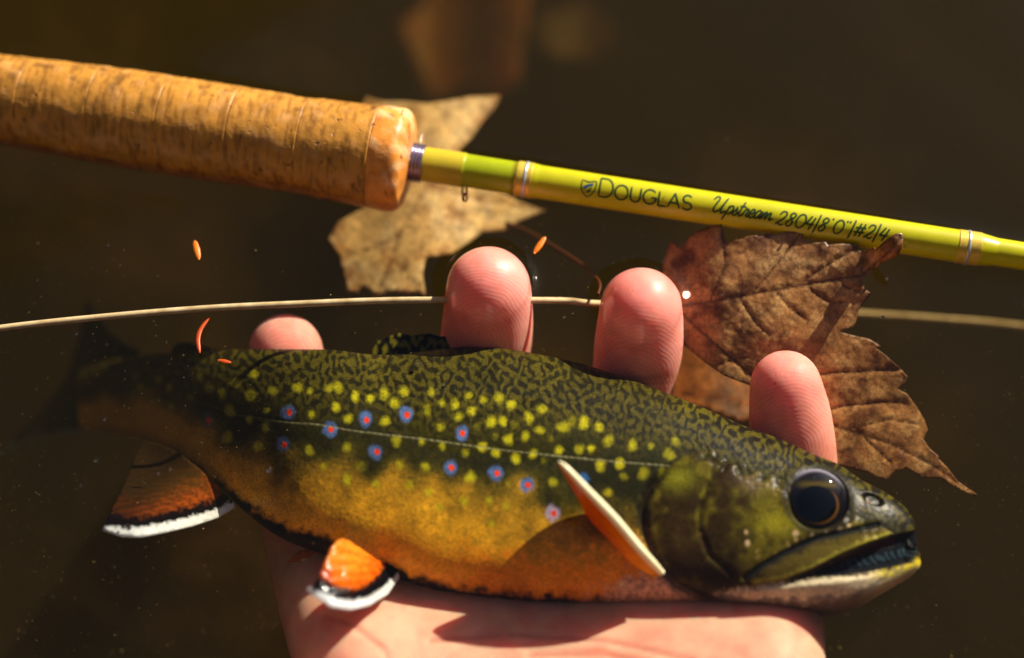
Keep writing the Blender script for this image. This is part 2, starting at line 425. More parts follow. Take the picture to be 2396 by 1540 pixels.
def fish_maps(px, py, tt):
    """skin colour and relief (cm) from the place on the flank"""
    x, y = px, py
    n = samp(field(120, lowpass=True, seed=1), x, y); n2 = samp(field(36, lowpass=True, seed=2), x, y)
    n3 = samp(field(14, lowpass=True, seed=3), x, y); n4 = samp(field(7, lowpass=True, seed=4), x, y)
    lab = samp(field(25, .26, seed=5, aniso=.75), x + 3 * n2, y + 2 * n2)
    # ---- body
    dark = s2l((34, 34, 10)); olive = s2l((80, 74, 18)); gold = s2l((190, 140, 28)); orange = s2l((252, 184, 36)); deep = s2l((248, 152, 20))
    c = np.ones(x.shape + (3,)) * dark
    tb = np.interp(x, [250, 350, 545, 800, 1000, 1200, 1400, 1600], [.62, .60, .74, .66, .63, .70, .74, .80])
    back = sstep(.50, .24, tt + .03 * n)
    c = mix(c, s2l((50, 46, 14)), sstep(.55, .40, tt + .05 * n) * .8)
    verm = sstep(-.6, .9, lab + .25 * n4)
    c = mix(c, s2l((80, 72, 18)), verm * back * .95)
    c = mix(c, s2l((24, 21, 12)), sstep(.05, -1.0, lab + .3 * n4) * back * .62)
    c = mix(c, s2l((88, 78, 18)), sstep(tb - .20, tb - .02, tt + .03 * n + .015 * n3) * .75)
    c = mix(c, gold, sstep(tb - .10, tb + .11, tt + .03 * n + .010 * n3) * .9)
    c = mix(c, orange, sstep(tb + .02, tb + .24, tt + .02 * n2 + .008 * n3) * sstep(330, 640, x))
    c = mix(c, deep, sstep(.80, .93, tt + .02 * n2) * sstep(900, 1150, x))
    c = c * (1 + .10 * n + .03 * n2)[..., None]
    # ---- yellow spots
    A = lambda p, k: [(k[0] + a * .36459, k[1] + b * .36459) for a, b in p]
    s2_ = A([(230,568),(320,587),(412,555),(533,548),(483,618),(715,555),(785,620),(867,632),(950,575),(690,668),(105,648),(178,720),(420,735),(775,770),(885,705),(978,675),(1048,600),(1150,590),(1225,632),(1098,738),(1175,735),(1343,712),(1425,660),(1410,795),(1535,775),(1208,855),(1318,835),(1120,825),(1005,765),(1250,755),(655,860),(497,865),(787,897),(932,937),(1040,905),(1132,940),(1253,970),(1365,942),(1532,920),(1440,990),(1480,845),(1670,918),(1745,915),(1850,862),(1800,1020),(1925,1008),(2075,1070),(1500,1128),(1855,1195),(2125,897),(2000,890),(2285,870),(2245,950),(2195,1055),(1950,1095),(175,900),(510,1010),(675,1028),(972,1092),(1207,1135),(570,1145),(695,1190),(930,1250),(1085,1243),(1192,1277),(765,1285),(1100,1400),(360,1140),(170,1105),(20,1025),(265,1030),(1570,770),(1690,750),(1790,770),(1620,745),(60,525),(110,520)], (748.75, 717.55))
    s3_ = A([(935,620),(1000,695),(1165,668),(1262,740),(1402,710),(880,752),(1080,735),(1133,840),(1255,895),(1375,835),(1362,945),(1655,868),(1570,690),(1645,720),(1645,1090),(1120,1010),(1305,1070),(550,815),(640,780),(750,815),(670,640),(555,690),(530,620),(745,690),(1290,615)], (124.8, 655.2))
    rr = np.random.default_rng(7)
    faint = {(1120,825),(1250,755),(1440,990),(1480,845),(1005,765),(265,1030),(1950,1095),(1207,1135),(1620,745)}
    for (sx, sy) in s2_ + s3_:
        r = rr.uniform(7.0, 11.0); st = 1.0
        if sx < 500: st = .45
        if min(abs(sx - 748.75 - a * .36459) + abs(sy - 717.55 - b * .36459) for a, b in faint) < 1: st = .4; r *= .8
        st *= rr.uniform(.5, .95)
        d = np.hypot((x - sx) * rr.uniform(.9, 1.15), (y - sy) * rr.uniform(.82, 1.0)) + 1.6 * n2 + .7 * n3 + .5 * n4
        c = mix(c, s2l((188, 180, 22)), sstep(r + 6, r - 7, d) * st)
    # ---- blue halos with red centres
    reds = A([(72,788),(300,727),(560,695),(915,815),(368,932),(842,1035),(1137,1070),(1335,1147),(1500,1328)], (748.75, 717.55)) + A([(998,902),(1515,850),(1480,1058)], (124.8, 655.2))
    for i, (sx, sy) in enumerate(reds):
        d0 = np.hypot((x - sx + 3) * 1.12, y - sy + 1); d = d0 + 1.6 * n2 + .5 * n3 + .5 * n4
        halo = s2l((88, 116, 168)) if i not in (8,) else s2l((176, 160, 190))
        if i == 7: halo = s2l((48, 110, 176))
        dim = .35 if i == 9 else (.7 if i in (10, 11) else 1)
        c = mix(c, halo, sstep(23, 12, d) * .8 * dim)
        c = mix(c, s2l((232, 62, 16)), sstep(7.6, 5.6, np.hypot(x - sx, (y - sy) * .95) + .5 * n3) * (.75 if i == 9 else 1))
    c = mix(c, s2l((48, 100, 160)), sstep(18, 10, np.hypot(x - 1365, y - 1122) + 1.5 * n3) * .8)
    # ---- lateral line
    dl, al = seg_dist(x, y, LAT)
    stitch = .55 + .45 * np.sin(al * 2 * np.pi * 92)
    c = mix(c, s2l((150, 146, 104)), sstep(2.9, 1.1, dl) * (.35 + .5 * stitch) * sstep(380, 800, x) * .8)
    # ---- black belly edge and pale breast
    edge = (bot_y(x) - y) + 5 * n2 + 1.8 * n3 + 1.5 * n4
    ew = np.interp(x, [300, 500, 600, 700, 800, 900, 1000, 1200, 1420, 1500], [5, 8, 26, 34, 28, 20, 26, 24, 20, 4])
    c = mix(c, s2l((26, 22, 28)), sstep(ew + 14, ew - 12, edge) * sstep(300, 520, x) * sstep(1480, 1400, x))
    c = mix(c, s2l((205, 160, 140)), sstep(7, 2, edge) * sstep(930, 1020, x) * .8)
    breast = sstep(1370, 1450, x + .6 * (y - 1390) + 14 * n2) * sstep(1318, 1352, y + 8 * n2 + .25 * (x - 1500) * (x < 1500))
    c = mix(c, mix(np.ones_like(c) * s2l((222, 172, 152)), s2l((120, 86, 84)), sstep(-.4, 1.4, n3) * .6), breast)
    # ---- head
    gx = np.interp(y, [1040, 1062, 1092, 1140, 1190, 1245, 1310, 1366, 1402, 1416], [1660, 1612, 1560, 1522, 1503, 1508, 1535, 1580, 1650, 1740])
    head = sstep(-6, 10, x - gx) * sstep(1030, 1075, y + (x - 1600) * -.42 + 8 * n2)
    hc = np.ones_like(c) * s2l((62, 52, 15))
    hc = mix(hc, s2l((100, 90, 22)), sstep(.1, 1.2, n + .5 * n2) * .8)
    hc = mix(hc, s2l((44, 30, 14)), sstep(.0, -1.1, n + .4 * n2 - .2) * .85)
    hc = mix(hc, s2l((128, 126, 26)), np.exp(-((x - 1585) ** 2 / 1500 + (y - 1120) ** 2 / 900)) * .8)
    hc = mix(hc, s2l((150, 142, 28)), np.exp(-((x - 1830) ** 2 / 4600 + (y - 1225) ** 2 / 900)) * .8)
    hc = mix(hc, s2l((150, 128, 92)), np.exp(-((x - 1770) ** 2 / 1600 + (y - 1120) ** 2 / 900)) * .5)
    hc = mix(hc, s2l((60, 42, 20)), np.exp(-((x - 1600) ** 2 / 3000 + (y - 1280) ** 2 / 4500)) * .75)
    hc = mix(hc, s2l((40, 26, 18)), np.exp(-((x - 1690) ** 2 / 4500 + (y - 1335) ** 2 / 900)) * .85)
    hc = mix(hc, s2l((140, 128, 24)), np.exp(-((x - 2085) ** 2 / 1400 + (y - 1205) ** 2 / 900)) * .85)
    hc = mix(hc, s2l((46, 40, 20)), sstep(70, 20, (y - top_y(x)) + 12 * n2) * .75)
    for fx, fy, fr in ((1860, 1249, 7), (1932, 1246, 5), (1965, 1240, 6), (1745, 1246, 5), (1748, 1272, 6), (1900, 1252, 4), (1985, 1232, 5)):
        hc = mix(hc, s2l((238, 206, 156)), sstep(fr + 3, fr - 4, np.hypot(x - fx, y - fy) + n3) * .8)  # highlights on the head, painted as cream specks
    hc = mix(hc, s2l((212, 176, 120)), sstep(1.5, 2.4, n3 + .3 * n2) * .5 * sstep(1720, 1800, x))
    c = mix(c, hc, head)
    # nape: vermiculation reaching the crown
    crown = sstep(1560, 1700, x) * sstep(95, 45, y - top_y(x) + 8 * n2)
    c = mix(c, s2l((24, 20, 16)), crown * sstep(.2, -.7, lab) * .8)
    # gill slit, cheek line
    dg, _ = seg_dist(x, y, GILL); dp, _ = seg_dist(x, y, PREOP)
    c = mix(c, s2l((26, 20, 14)), sstep(22, 4, dg + 3 * n3) * sstep(1075, 1130, y) * .85)
    c = mix(c, s2l((150, 122, 112)), sstep(5, 2, np.abs(dg - 17 + 2 * n2)) * (x < gx) * sstep(1235, 1290, y) * .6)
    c = mix(c, s2l((30, 22, 12)), sstep(7, 2, dp + 2 * n3) * .6)
    # nostril
    dn = np.hypot((x - 2043) * .55, (y - 1168) - .3 * (x - 2043)); c = mix(c, s2l((18, 14, 12)), sstep(17, 9, dn + 3 * n3) * .9)
    c = mix(c, s2l((150, 110, 80)), sstep(6, 3, np.hypot(x - 2032, (y - 1172) * .6)) * .6)
    # lower jaw and throat
    dlo, _ = seg_dist(x, y, MAX_LO)
    jaw_top = np.interp(x, [1560, 1700, 1765, 1900, 2000, 2085, 2150], [1395, 1378, 1368, 1352, 1342, 1328, 1300])
    jaw = sstep(-3, 9, y - jaw_top + 3 * n3) * sstep(1640, 1740, x)
    jc = np.ones_like(c) * s2l((238, 222, 186))
    jc = mix(jc, s2l((196, 176, 36)), sstep(2010, 2080, x) * sstep(34, 10, y - jaw_top))
    jc = mix(jc, s2l((196, 160, 140)), sstep(1860, 1740, x) * .6)
    jc = mix(jc, s2l((70, 50, 60)), sstep(42, 22, bot_y(x) - y + 5 * n2) * sstep(2090, 1990, x) * .85)
    jc = mix(jc, s2l((46, 60, 110)), sstep(6, 2, np.abs(bot_y(x) - y - 34 + 4 * n2)) * .5)
    c = mix(c, jc, jaw)
    # mouth cleft with gum ridges
    inm = inside(x, y, MOUTH)
    dm, _ = seg_dist(x, y, MOUTH + MOUTH[:1]); sd = np.where(inm, dm, -dm)
    mm = sstep(-4, 4, sd)
    mc = np.ones_like(c) * s2l((24, 26, 32))
    mc = mix(mc, s2l((52, 72, 84)), sstep(-.8, .9, np.sin((x - .5 * y + 3 * n2) * 2 * np.pi / 19)) * sstep(1940, 2010, x) * sstep(16, 6, np.abs(y - np.interp(x, [1940, 2040, 2100, 2140], [1325, 1310, 1295, 1290]))) * .9)
    mc = mix(mc, s2l((92, 40, 26)), sstep(24, 6, np.abs(y - np.interp(x, [1900, 2000, 2090], [1330, 1288, 1254]))) * .5 * (x < 2100))
    c = mix(c, mc, mm)
    gloss = (1 - .92 * mm) * (1 - .55 * head)
    # maxilla strip
    MX = MAX_UP + MAX_LO[::-1]
    inx = inside(x, y, MX); dx_, _ = seg_dist(x, y, MX + MX[:1]); sx_ = np.where(inx, dx_, -dx_)
    mx = sstep(-2, 3, sx_)
    xc = np.ones_like(c) * s2l((104, 90, 36))
    dup, _ = seg_dist(x, y, MAX_UP)
    xc = mix(xc, s2l((30, 30, 30)), sstep(22, 4, dup + 2 * n3) * .9)
    xc = mix(xc, s2l((176, 168, 60)), sstep(14, 5, dlo + 2 * n3) * .6)
    c = mix(c, xc, mx)
    c = mix(c, s2l((22, 26, 30)), sstep(9, 3, dup) * (y < 1400) * .9)
    # socket
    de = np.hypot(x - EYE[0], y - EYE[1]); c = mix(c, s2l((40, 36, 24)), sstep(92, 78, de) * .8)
    # ---- relief in cm
    h = np.zeros(x.shape)
    h += .05 * head * sstep(0, 60, x - gx)
    h -= .09 * np.exp(-(dg / 9) ** 2) * sstep(1075, 1140, y)
    h -= .035 * np.exp(-(dp / 8) ** 2)
    h += .05 * mx - .06 * np.exp(-(dup / 6) ** 2)
    h -= .22 * sstep(-3, 12, sd) * (1 - mx)
    h += .06 * jaw * sstep(0, 18, y - jaw_top)
    h -= .08 * sstep(16, 8, dn)
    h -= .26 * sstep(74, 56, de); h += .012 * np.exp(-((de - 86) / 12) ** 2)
    h += .0015 * n2 * head
    h -= .006 * sstep(5, 2, dl)
    sc = (1 - head) * (1 - mm) * sstep(-.1, .1, 1 - head)
    return c, h, sc, gloss

def build_trout():
    root = empty('trout', P(1300, 1150, -2.6))
    tag(root, 'spotted brook trout with orange belly lying across the open hand in the water', 'fish')
    a = np.linspace(0, 1, 1150)
    xs = 190 + (2147.5 - 190) * (1 - (1 - a) ** 1.25)
    th = np.r_[np.linspace(-np.pi / 2, np.pi / 2, 330, endpoint=False), np.linspace(np.pi / 2, 1.5 * np.pi, 60, endpoint=False)]
    X, TH = np.meshgrid(xs, th, indexing='ij')
    yt, yb, b, zc = top_y(X), bot_y(X), half_thick(X) * CM, axis_z(X)
    tc = np.sin(TH); nc = np.cos(TH)
    # flanks a little flatter than an ellipse
    nn = np.sign(nc) * np.abs(nc) ** np.where(tc > 0, .50, .74)
    yc, hh = (yt + yb) / 2, (yb - yt) / 2 * .988
    base = P(X, yc + hh * tc, zc - np.interp(X, [300, 800, 1500, 2000], [.1, .28, .28, .15]) * tc)
    N = np.array([0, -math.sin(math.radians(8)), math.cos(math.radians(8))])
    V = base + N * (b * nn)[..., None]
    px, py = proj(V)
    tt = (tc + 1) / 2
    front = nc >= -1e-6
    cpx, cpy = np.where(front, px, X), np.where(front, py, yc + hh * tc)
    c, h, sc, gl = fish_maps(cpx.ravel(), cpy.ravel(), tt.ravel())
    h = h.reshape(X.shape) * CM * sstep(.0, .35, np.abs(nc))
    # push along the local outward direction
    out = N * nn[..., None] + np.array([0, -.35, 0]) * tc[..., None]
    nose = sstep(2085, 2147, X)[..., None]
    out = out * (1 - .3 * nose) + np.array([1.0, 0, 0]) * nose * .8
    V = V + out * h[..., None]
    nr, nth = X.shape
    V = V.reshape(-1, 3); F = grid_faces(nr, nth, True)
    tail = V[:nth].mean(0); nosep = V[-nth:].mean(0)
    V = np.vstack([V, tail, nosep]); c = np.vstack([c, c[:nth].mean(0), c[-nth:].mean(0)]); sc = np.r_[sc, 0, 0]; gl = np.r_[gl, .1, .1]
    F = [F, np.c_[np.roll(np.arange(nth), -1), np.arange(nth), np.full(nth, len(V) - 2)], ]
    tri = np.vstack([F[1], np.c_[(nr - 1) * nth + np.arange(nth), (nr - 1) * nth + np.roll(np.arange(nth), -1), np.full(nth, len(V) - 1)]])
    q = F[0]
    allf = np.vstack([q[:, [0, 1, 2]], q[:, [0, 2, 3]], tri])
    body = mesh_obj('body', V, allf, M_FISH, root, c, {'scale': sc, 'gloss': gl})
    # ---- eye
    ec = P(*EYE, 0); rcm = .59 * CM
    bvh_z = None
    Vp = V[:-2]; qx, qy = proj(Vp); front_m = front.ravel()
    near = front_m & (np.hypot(qx - EYE[0], qy - EYE[1]) < 95) & (np.hypot(qx - EYE[0], qy - EYE[1]) > 82)
    rim = P(EYE[0] - 4, EYE[1] - 2, np.median(Vp[near][:, 2]) / CM)
    ax = N + np.array([.06, -.02, 0]); ax /= np.linalg.norm(ax)
    e1 = np.cross([0, 1, 0], ax); e1 /= np.linalg.norm(e1); e2 = np.cross(ax, e1)
    rr = np.linspace(0, 1, 46); tt_ = np.linspace(0, 2 * np.pi, 72, endpoint=False)
    R, T = np.meshgrid(rr, tt_, indexing='ij')
    dome = .25 * np.sqrt(np.clip(1 - R ** 2, 0, 1))
    ev = rim - ax * .07 * CM + rcm * (R * np.cos(T))[..., None] * e1 + rcm * (R * np.sin(T))[..., None] * e2 + ax * (dome * CM * .95)[..., None]
    pu = np.hypot((R * np.cos(T) + .06) / 1.1, R * np.sin(T) + .18)
    ecol = np.ones(R.shape + (3,)) * s2l((16, 14, 18))
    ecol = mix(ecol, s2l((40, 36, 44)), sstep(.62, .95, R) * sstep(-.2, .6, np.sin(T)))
    ecol = mix(ecol, s2l((150, 148, 166)), sstep(.80, .93, R) * sstep(.45, .9, np.sin(T + .1)) * .7)  # pale sky reflection along the upper rim, painted into the colour
    ecol = mix(ecol, s2l((96, 80, 20)), np.exp(-((R * np.sin(T) - .42) / .10) ** 2) * sstep(.75, .4, np.abs(R * np.cos(T))) * .6)
    ecol = mix(ecol, s2l((110, 72, 20)), np.exp(-((pu - .58) / .03) ** 2) * sstep(.1, .95, np.cos(T + .75)))
    ecol = mix(ecol, (0.001, .001, .001), sstep(.57, .54, pu))
    me = NT('eye_wet'); me.set(Base_Color=me.attr('Col').outputs['Color'], Roughness=.4, Specular_IOR_Level=0.0, Coat_Weight=.8, Coat_Roughness=.02)
    mesh_obj('eye', ev.reshape(-1, 3), grid_faces(46, 72, True)[:, ::-1], me.m, root, ecol.reshape(-1, 3))
    # ---- fins
    M_A = mat_fin('fin_membrane', .35); M_W = mat_fin('wet_fin', .4, .6, .12, .00025); M_D = mat_fin('dark_fin', .15)
    # anal fin
    lead = [(550, 1188), (510, 1212), (450, 1232), (390, 1246), (330, 1257), (285, 1256), (240, 1241)]
    base = [(335, 1032), (380, 1042), (425, 1064), (470, 1100), (515, 1145), (548, 1178)]
    trail = [(240, 1241), (252, 1215), (268, 1180), (288, 1140), (305, 1095), (318, 1060)]
    def fin_col(core, dark, light, edge, wband, bband, org):
        def f(px, py):
            d, al = seg_dist(px, py, edge); nz = samp(field(9, lowpass=True, seed=21), px, py)
            ang = np.arctan2(py - org[1], px - org[0])
            ray = .5 + .5 * np.sin(ang * 150 + .5 * samp(field(60, lowpass=True, seed=22), px, py))
            c = mix(np.ones(px.shape + (3,)) * s2l(core), s2l(dark), ray * .75)
            c = mix(c, s2l(light), sstep(55, 110, d + 10 * nz) * .7)
            c = mix(c, s2l((26, 22, 14)), sstep(120, 260, (org[0] - px) * .6 + d * .7) * (.85 if bband > 0 and org[0] < 700 else 0))
            c = mix(c, s2l((20, 16, 18)), sstep(bband + 7, bband - 5, d + 3 * nz))
            w = wband * np.interp(al, [0, .12, .3, .85, 1], [.5, .85, 1, .9, .35])
            return mix(c, s2l((240, 246, 250)), sstep(w + 1.8, w - 1.2, d + .8 * nz))
        return f
    sheet('anal_fin', base + lead + trail[1:], lambda x, y: -1.7 - .75 * sstep(520, 330, x) * sstep(1190, 1040, y) + .95 * sstep(560, 300, x) * sstep(1090, 1230, y), 6, M_A,
          fin_col((178, 84, 22), (78, 38, 14), (84, 74, 26), lead, 22, 44, (640, 1120)), .0005, root)
    # pelvic fin in front
    lead = [(934, 1352), (905, 1392), (862, 1418), (820, 1427), (775, 1420), (745, 1402), (718, 1380)]
    oth = [(735, 1372), (748, 1350), (759, 1322), (770, 1294), (784, 1270), (800, 1261), (822, 1270), (850, 1292), (880, 1310), (905, 1320), (930, 1334)]
    nz = field(26, lowpass=True, seed=31)
    sheet('pelvic_fin', lead + oth, lambda x, y: -1.0 + 1.35 * sstep(945, 760, x + .15 * (1400 - y)) + (.016 * np.sin(np.arctan2(y - 1342, x - 985) * 46) + .02 * samp(nz, x, y)) * sstep(920, 850, x) * sstep(1410, 1370, y), 4, M_W,
          fin_col((250, 122, 12), (236, 96, 6), (252, 168, 44), lead, 20, 46, (960, 1335)), .0006, root)
    # pelvic fin beyond
    lead2 = [(800, 1300), (760, 1312), (715, 1312), (680, 1318)]
    sheet('pelvic_fin', [(800, 1282), (770, 1284), (730, 1286), (700, 1290), (672, 1314)] + lead2[::-1][1:], lambda x, y: -2.0 + 0 * x, 6, M_A,
          fin_col((226, 128, 30), (190, 92, 20), (226, 140, 50), lead2, 0, -30, (900, 1290)), .0005, root)
    # dorsal fin, laid back
    def dcol(px, py):
        l = samp(field(30, .3, seed=41, aniso=.6), px, py)
        c = mix(np.ones(px.shape + (3,)) * s2l((112, 104, 24)), s2l((12, 12, 12)), sstep(.15, -.25, l - .5 * sstep(1150, 900, px)))
        return c
    sheet('dorsal_fin', [(862, 850), (868, 822), (880, 802), (905, 789), (935, 780), (965, 787), (1000, 780), (1030, 788), (1062, 789), (1100, 797), (1140, 807), (1200, 828), (1150, 850), (1000, 860)],
          lambda x, y: -1.0 + .002 * (840 - y), 6, M_D, dcol, .0005, root)
    sheet('adipose_fin', [(400, 838), (404, 818), (415, 806), (440, 802), (470, 810), (500, 818), (540, 836)], lambda x, y: -2.5 + 0 * x, 6, M_D,
          lambda px, py: np.ones(px.shape + (3,)) * s2l((40, 36, 16)), .0008, root)
    low = [(260, 1010), (180, 1012), (110, 1022), (50, 1042), (-40, 1078), (-110, 1120)]
    def tcol(px, py):
        d, _ = seg_dist(px, py, low); ang = np.arctan2(py - 930, px - 360)
        c = mix(np.ones(px.shape + (3,)) * s2l((40, 34, 16)), s2l((18, 16, 12)), .5 + .4 * np.sin(ang * 90))
        return mix(c, s2l((196, 206, 214)), sstep(9, 3, d) * .5)
    sheet('tail_fin', [(300, 850), (330, 818), (300, 806), (262, 778), (240, 748), (205, 700), (190, 780), (160, 880), (100, 960), (30, 1030), (-110, 1120)] + low[::-1][1:] + [(300, 1005)],
          lambda x, y: np.interp(x, [-110, 0, 200, 330], [-7.2, -6.6, -5.0, -3.8]), 8, M_D, tcol, .0006, root)
    # pectoral fin standing up out of the water
    sp = np.array([P(1548, 1340, -.55), P(1500, 1288, .05), P(1440, 1216, .55), P(1375, 1148, .92), P(1330, 1100, 1.1), P(1308, 1080, 1.12)])
    spc = catmull(sp, 8); L = np.linspace(0, 1, len(spc))
    tr = catmull(np.array([P(1530, 1350, -.7), P(1484, 1322, -.6), P(1432, 1272, -.5), P(1382, 1212, -.25), P(1342, 1136, .3), P(1309, 1082, 1.1)]), 8)
    k = np.linspace(0, 1, 14)
    mv = spc[:, None] * (1 - k[None, :, None]) + tr[:, None] * k[None, :, None]
    bulge = np.array([-.25, .1, .25]) * .004 * (np.sin(np.pi * k)[None, :] * np.sin(np.pi * L)[:, None])[..., None]
    mv = mv + bulge
    kk = np.broadcast_to(k, (len(L), 14))
    pc = mix(np.ones(kk.shape + (3,)) * s2l((214, 120, 18)), s2l((160, 76, 10)), .5 + .5 * np.sin(kk * 40))
    pc = mix(pc, s2l((236, 170, 40)), sstep(.5, 0, L)[:, None] * np.ones(kk.shape))
    pf = mesh_obj('pectoral_fin', mv.reshape(-1, 3), grid_faces(len(L), 14), M_A, root, pc.reshape(-1, 3))
    s = pf.modifiers.new('thickness', 'SOLIDIFY'); s.thickness = .0004
    rad = np.interp(L, [0, .1, .5, .9, 1], [.06, .078, .07, .042, .016]) * CM
    tv, tf = tube(spc, rad, 14)
    mesh_obj('leading_edge', tv, tf, mat_plain('fin_edge_cream', s2l((250, 240, 196)), .3, .5), pf)
    return root, V

TROUT, FISH_V = build_trout()

# ------------------------------------------------------------------ hand
def build_hand():
    root = empty('hand', P(1250, 1480, -3.6))
    tag(root, 'wet pale pink hand held palm up with fingers curling behind the trout', 'hand')
    fingers = [
        [(668, 822, -1.7, .74), (676, 890, -2.5, .82), (700, 980, -3.1, .84), (752, 1100, -3.6, .88), (830, 1260, -3.8, .95), (905, 1430, -3.7, 1.0)],
        [(1143, 676, -.12, .82), (1140, 770, -1.15, .90), (1128, 870, -2.2, .90), (1128, 980, -3.0, .92), (1145, 1090, -3.6, .94), (1180, 1260, -3.8, 1.0), (1210, 1430, -3.7, 1.0)],
        [(1500, 722, -.12, .79), (1494, 810, -.95, .86), (1481, 900, -1.85, .81), (1477, 990, -2.6, .86), (1474, 1090, -3.3, .90), (1464, 1270, -3.8, .96), (1455, 1430, -3.7, 1.0)],
        [(1838, 903, -.75, .68), (1849, 985, -1.35, .79), (1858, 1090, -2.1, .83), (1850, 1200, -2.9, .86), (1800, 1310, -3.5, .9), (1735, 1440, -3.5, 1.0)],
    ]
    balls = []
    for ch in fingers:
        q = catmull([(*P(x, y, z), r * CM) for x, y, z, r in ch], 12)
        balls += [(p[:3], p[3]) for p in q]
    rows = [(1235, 735, 1770, -4.1, 1.05), (1340, 760, 1785, -3.7, 1.05), (1440, 792, 1792, -2.78, 1.05), (1540, 828, 1788, -2.22, 1.1), (1640, 872, 1775, -2.0, 1.15), (1780, 900, 1720, -2.15, 1.25), (1950, 960, 1660, -2.3, 1.4)]
    rows = catmull(rows, 5)
    for y, x0, x1, z, r in rows:
        for x in np.linspace(x0, x1, 25):
            f = (x - x0) / (x1 - x0)
            bow = .35 * (1 - np.sin(np.pi * f)) * (1 if y > 1400 else .3)   # raised rims of the palm
            balls.append((P(x, y, z + bow), r * CM))
    # thumb, below the frame
    th = catmull([(*P(900, 1800, -2.5), .015), (*P(700, 1800, -1.9), .0115), (*P(560, 1760, -1.3), .0105), (*P(440, 1740, -.7), .0095), (*P(380, 1735, -.3), .0085)], 10)
    balls += [(p[:3], p[3]) for p in th]
    w0 = P(1310, 1960, -2.4)
    for k in np.linspace(0, 1, 46):                     # wrist and forearm
        c0 = w0 + np.array([.005 * k, -.24 * k, .10 * k * k + .01 * k])
        half = np.interp(k, [0, .12, .25, 1], [.032, .018, .014, .024])
        for s_ in np.linspace(-1, 1, 7): balls.append((c0 + np.array([s_ * half, 0, 0]), np.interp(k, [0, .2, 1], [.0145, .0165, .026])))
    bm = bmesh.new(); bmesh.ops.create_icosphere(bm, subdivisions=3, radius=1.0)
    sv = np.array([v.co for v in bm.verts]); sf = np.array([[v.index for v in f.verts] for f in bm.faces]); bm.free()
    ctr = np.array([b[0] for b in balls]); rad = np.array([b[1] for b in balls])
    V = (ctr[:, None] + sv[None] * rad[:, None, None]).reshape(-1, 3)
    F = (sf[None] + (np.arange(len(balls)) * len(sv))[:, None, None]).reshape(-1, 3)
    m = mat_skin()
    tmp = mesh_obj('tmp_hand', V, F, m)
    r = tmp.modifiers.new('r', 'REMESH'); r.mode = 'VOXEL'; r.voxel_size = .00075
    s = tmp.modifiers.new('s', 'SMOOTH'); s.factor = .5; s.iterations = 14
    dg = bpy.context.evaluated_depsgraph_get(); ev = tmp.evaluated_get(dg)
    me = ev.to_mesh()
    co = np.empty(len(me.vertices) * 3, np.float32); me.vertices.foreach_get('co', co); co = co.reshape(-1, 3).astype(float)
    idx = np.empty(len(me.loops), np.int32); me.loops.foreach_get('vertex_index', idx)
    faces = idx.reshape(-1, 4) if len(idx) == 4 * len(me.polygons) else [tuple(p.vertices) for p in me.polygons]
    ev.to_mesh_clear(); bpy.data.objects.remove(tmp)
    px, py = proj(co)
    col = np.ones((len(co), 3)) * s2l((232, 176, 154))
    tips = [((668, 815), (668, 850)), ((1143, 680), (1122, 800)), ((1500, 730), (1492, 905)), ((1840, 900), (1850, 1058))]
    ridge = np.zeros(len(co)); mask = np.zeros(len(co))
    for (tx, ty), (cx, cy_) in tips:
        w = sstep(330, 140, np.hypot(px - tx, (py - ty) * .8)) * (py < 1180)
        col = mix(col, s2l((250, 164, 154)), w * .9)
        dxx, dyy = px - cx, py - cy_
        d = np.where(dyy < 0, np.hypot(dxx, dyy * .92), np.hypot(dxx * .8, dyy * 1.25))
        d = d + 2.2 * samp(field(70, lowpass=True, seed=51), px, py)
        q_ = np.hypot(px - cx, (py - cy_) * .85 + 20); m_ = (q_ < 190) & (py < 1130)
        ridge = np.where(m_, d, ridge); mask = np.where(m_, sstep(185, 110, q_) * sstep(1130, 1090, py), mask)
    for cx, cy_, r_, a_ in ((1125, 800, 95, .07), (1492, 820, 90, .07), (1850, 1010, 85, .07), (668, 850, 80, .05)):   # pads
        q_ = np.hypot(px - cx, (py - cy_) * .75); co = co - FWD * (a_ * CM * np.exp(-(q_ / r_) ** 2) * (co[:, 2] > -.04))[:, None]
    # creases at the end joints and on the palm
    for cr in ([(1385, 888), (1480, 884), (1580, 880)], [(1395, 900), (1480, 896), (1575, 893)], [(760, 1440), (830, 1465), (900, 1520), (930, 1600)], [(1010, 1500), (1200, 1486), (1420, 1500), (1620, 1545)], [(1240, 1535), (1400, 1528), (1560, 1560)]):
        d, _ = seg_dist(px, py, cr); col = mix(col, s2l((206, 120, 104)), sstep(9, 2, d) * .55)
        n = -.0004 * np.exp(-(d / 6) ** 2); co = co + np.array([0, 0, 1.0]) * n[:, None]
    for cx, cy_ in ((1092, 705), (1446, 712)):            # red subsurface shade below the tips, painted into the skin colour
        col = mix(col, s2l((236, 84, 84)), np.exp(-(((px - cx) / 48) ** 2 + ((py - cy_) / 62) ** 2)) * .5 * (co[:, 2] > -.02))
    pz = samp(field(90, lowpass=True, seed=52), px, py)
    col = mix(col, s2l((238, 150, 134)), sstep(.2, 1.6, pz) * .5)
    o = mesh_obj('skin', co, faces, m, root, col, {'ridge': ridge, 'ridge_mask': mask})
    # nails on the far side of the fingertips
    mn = mat_plain('fingernail', s2l((226, 178, 160)), .25, .5)
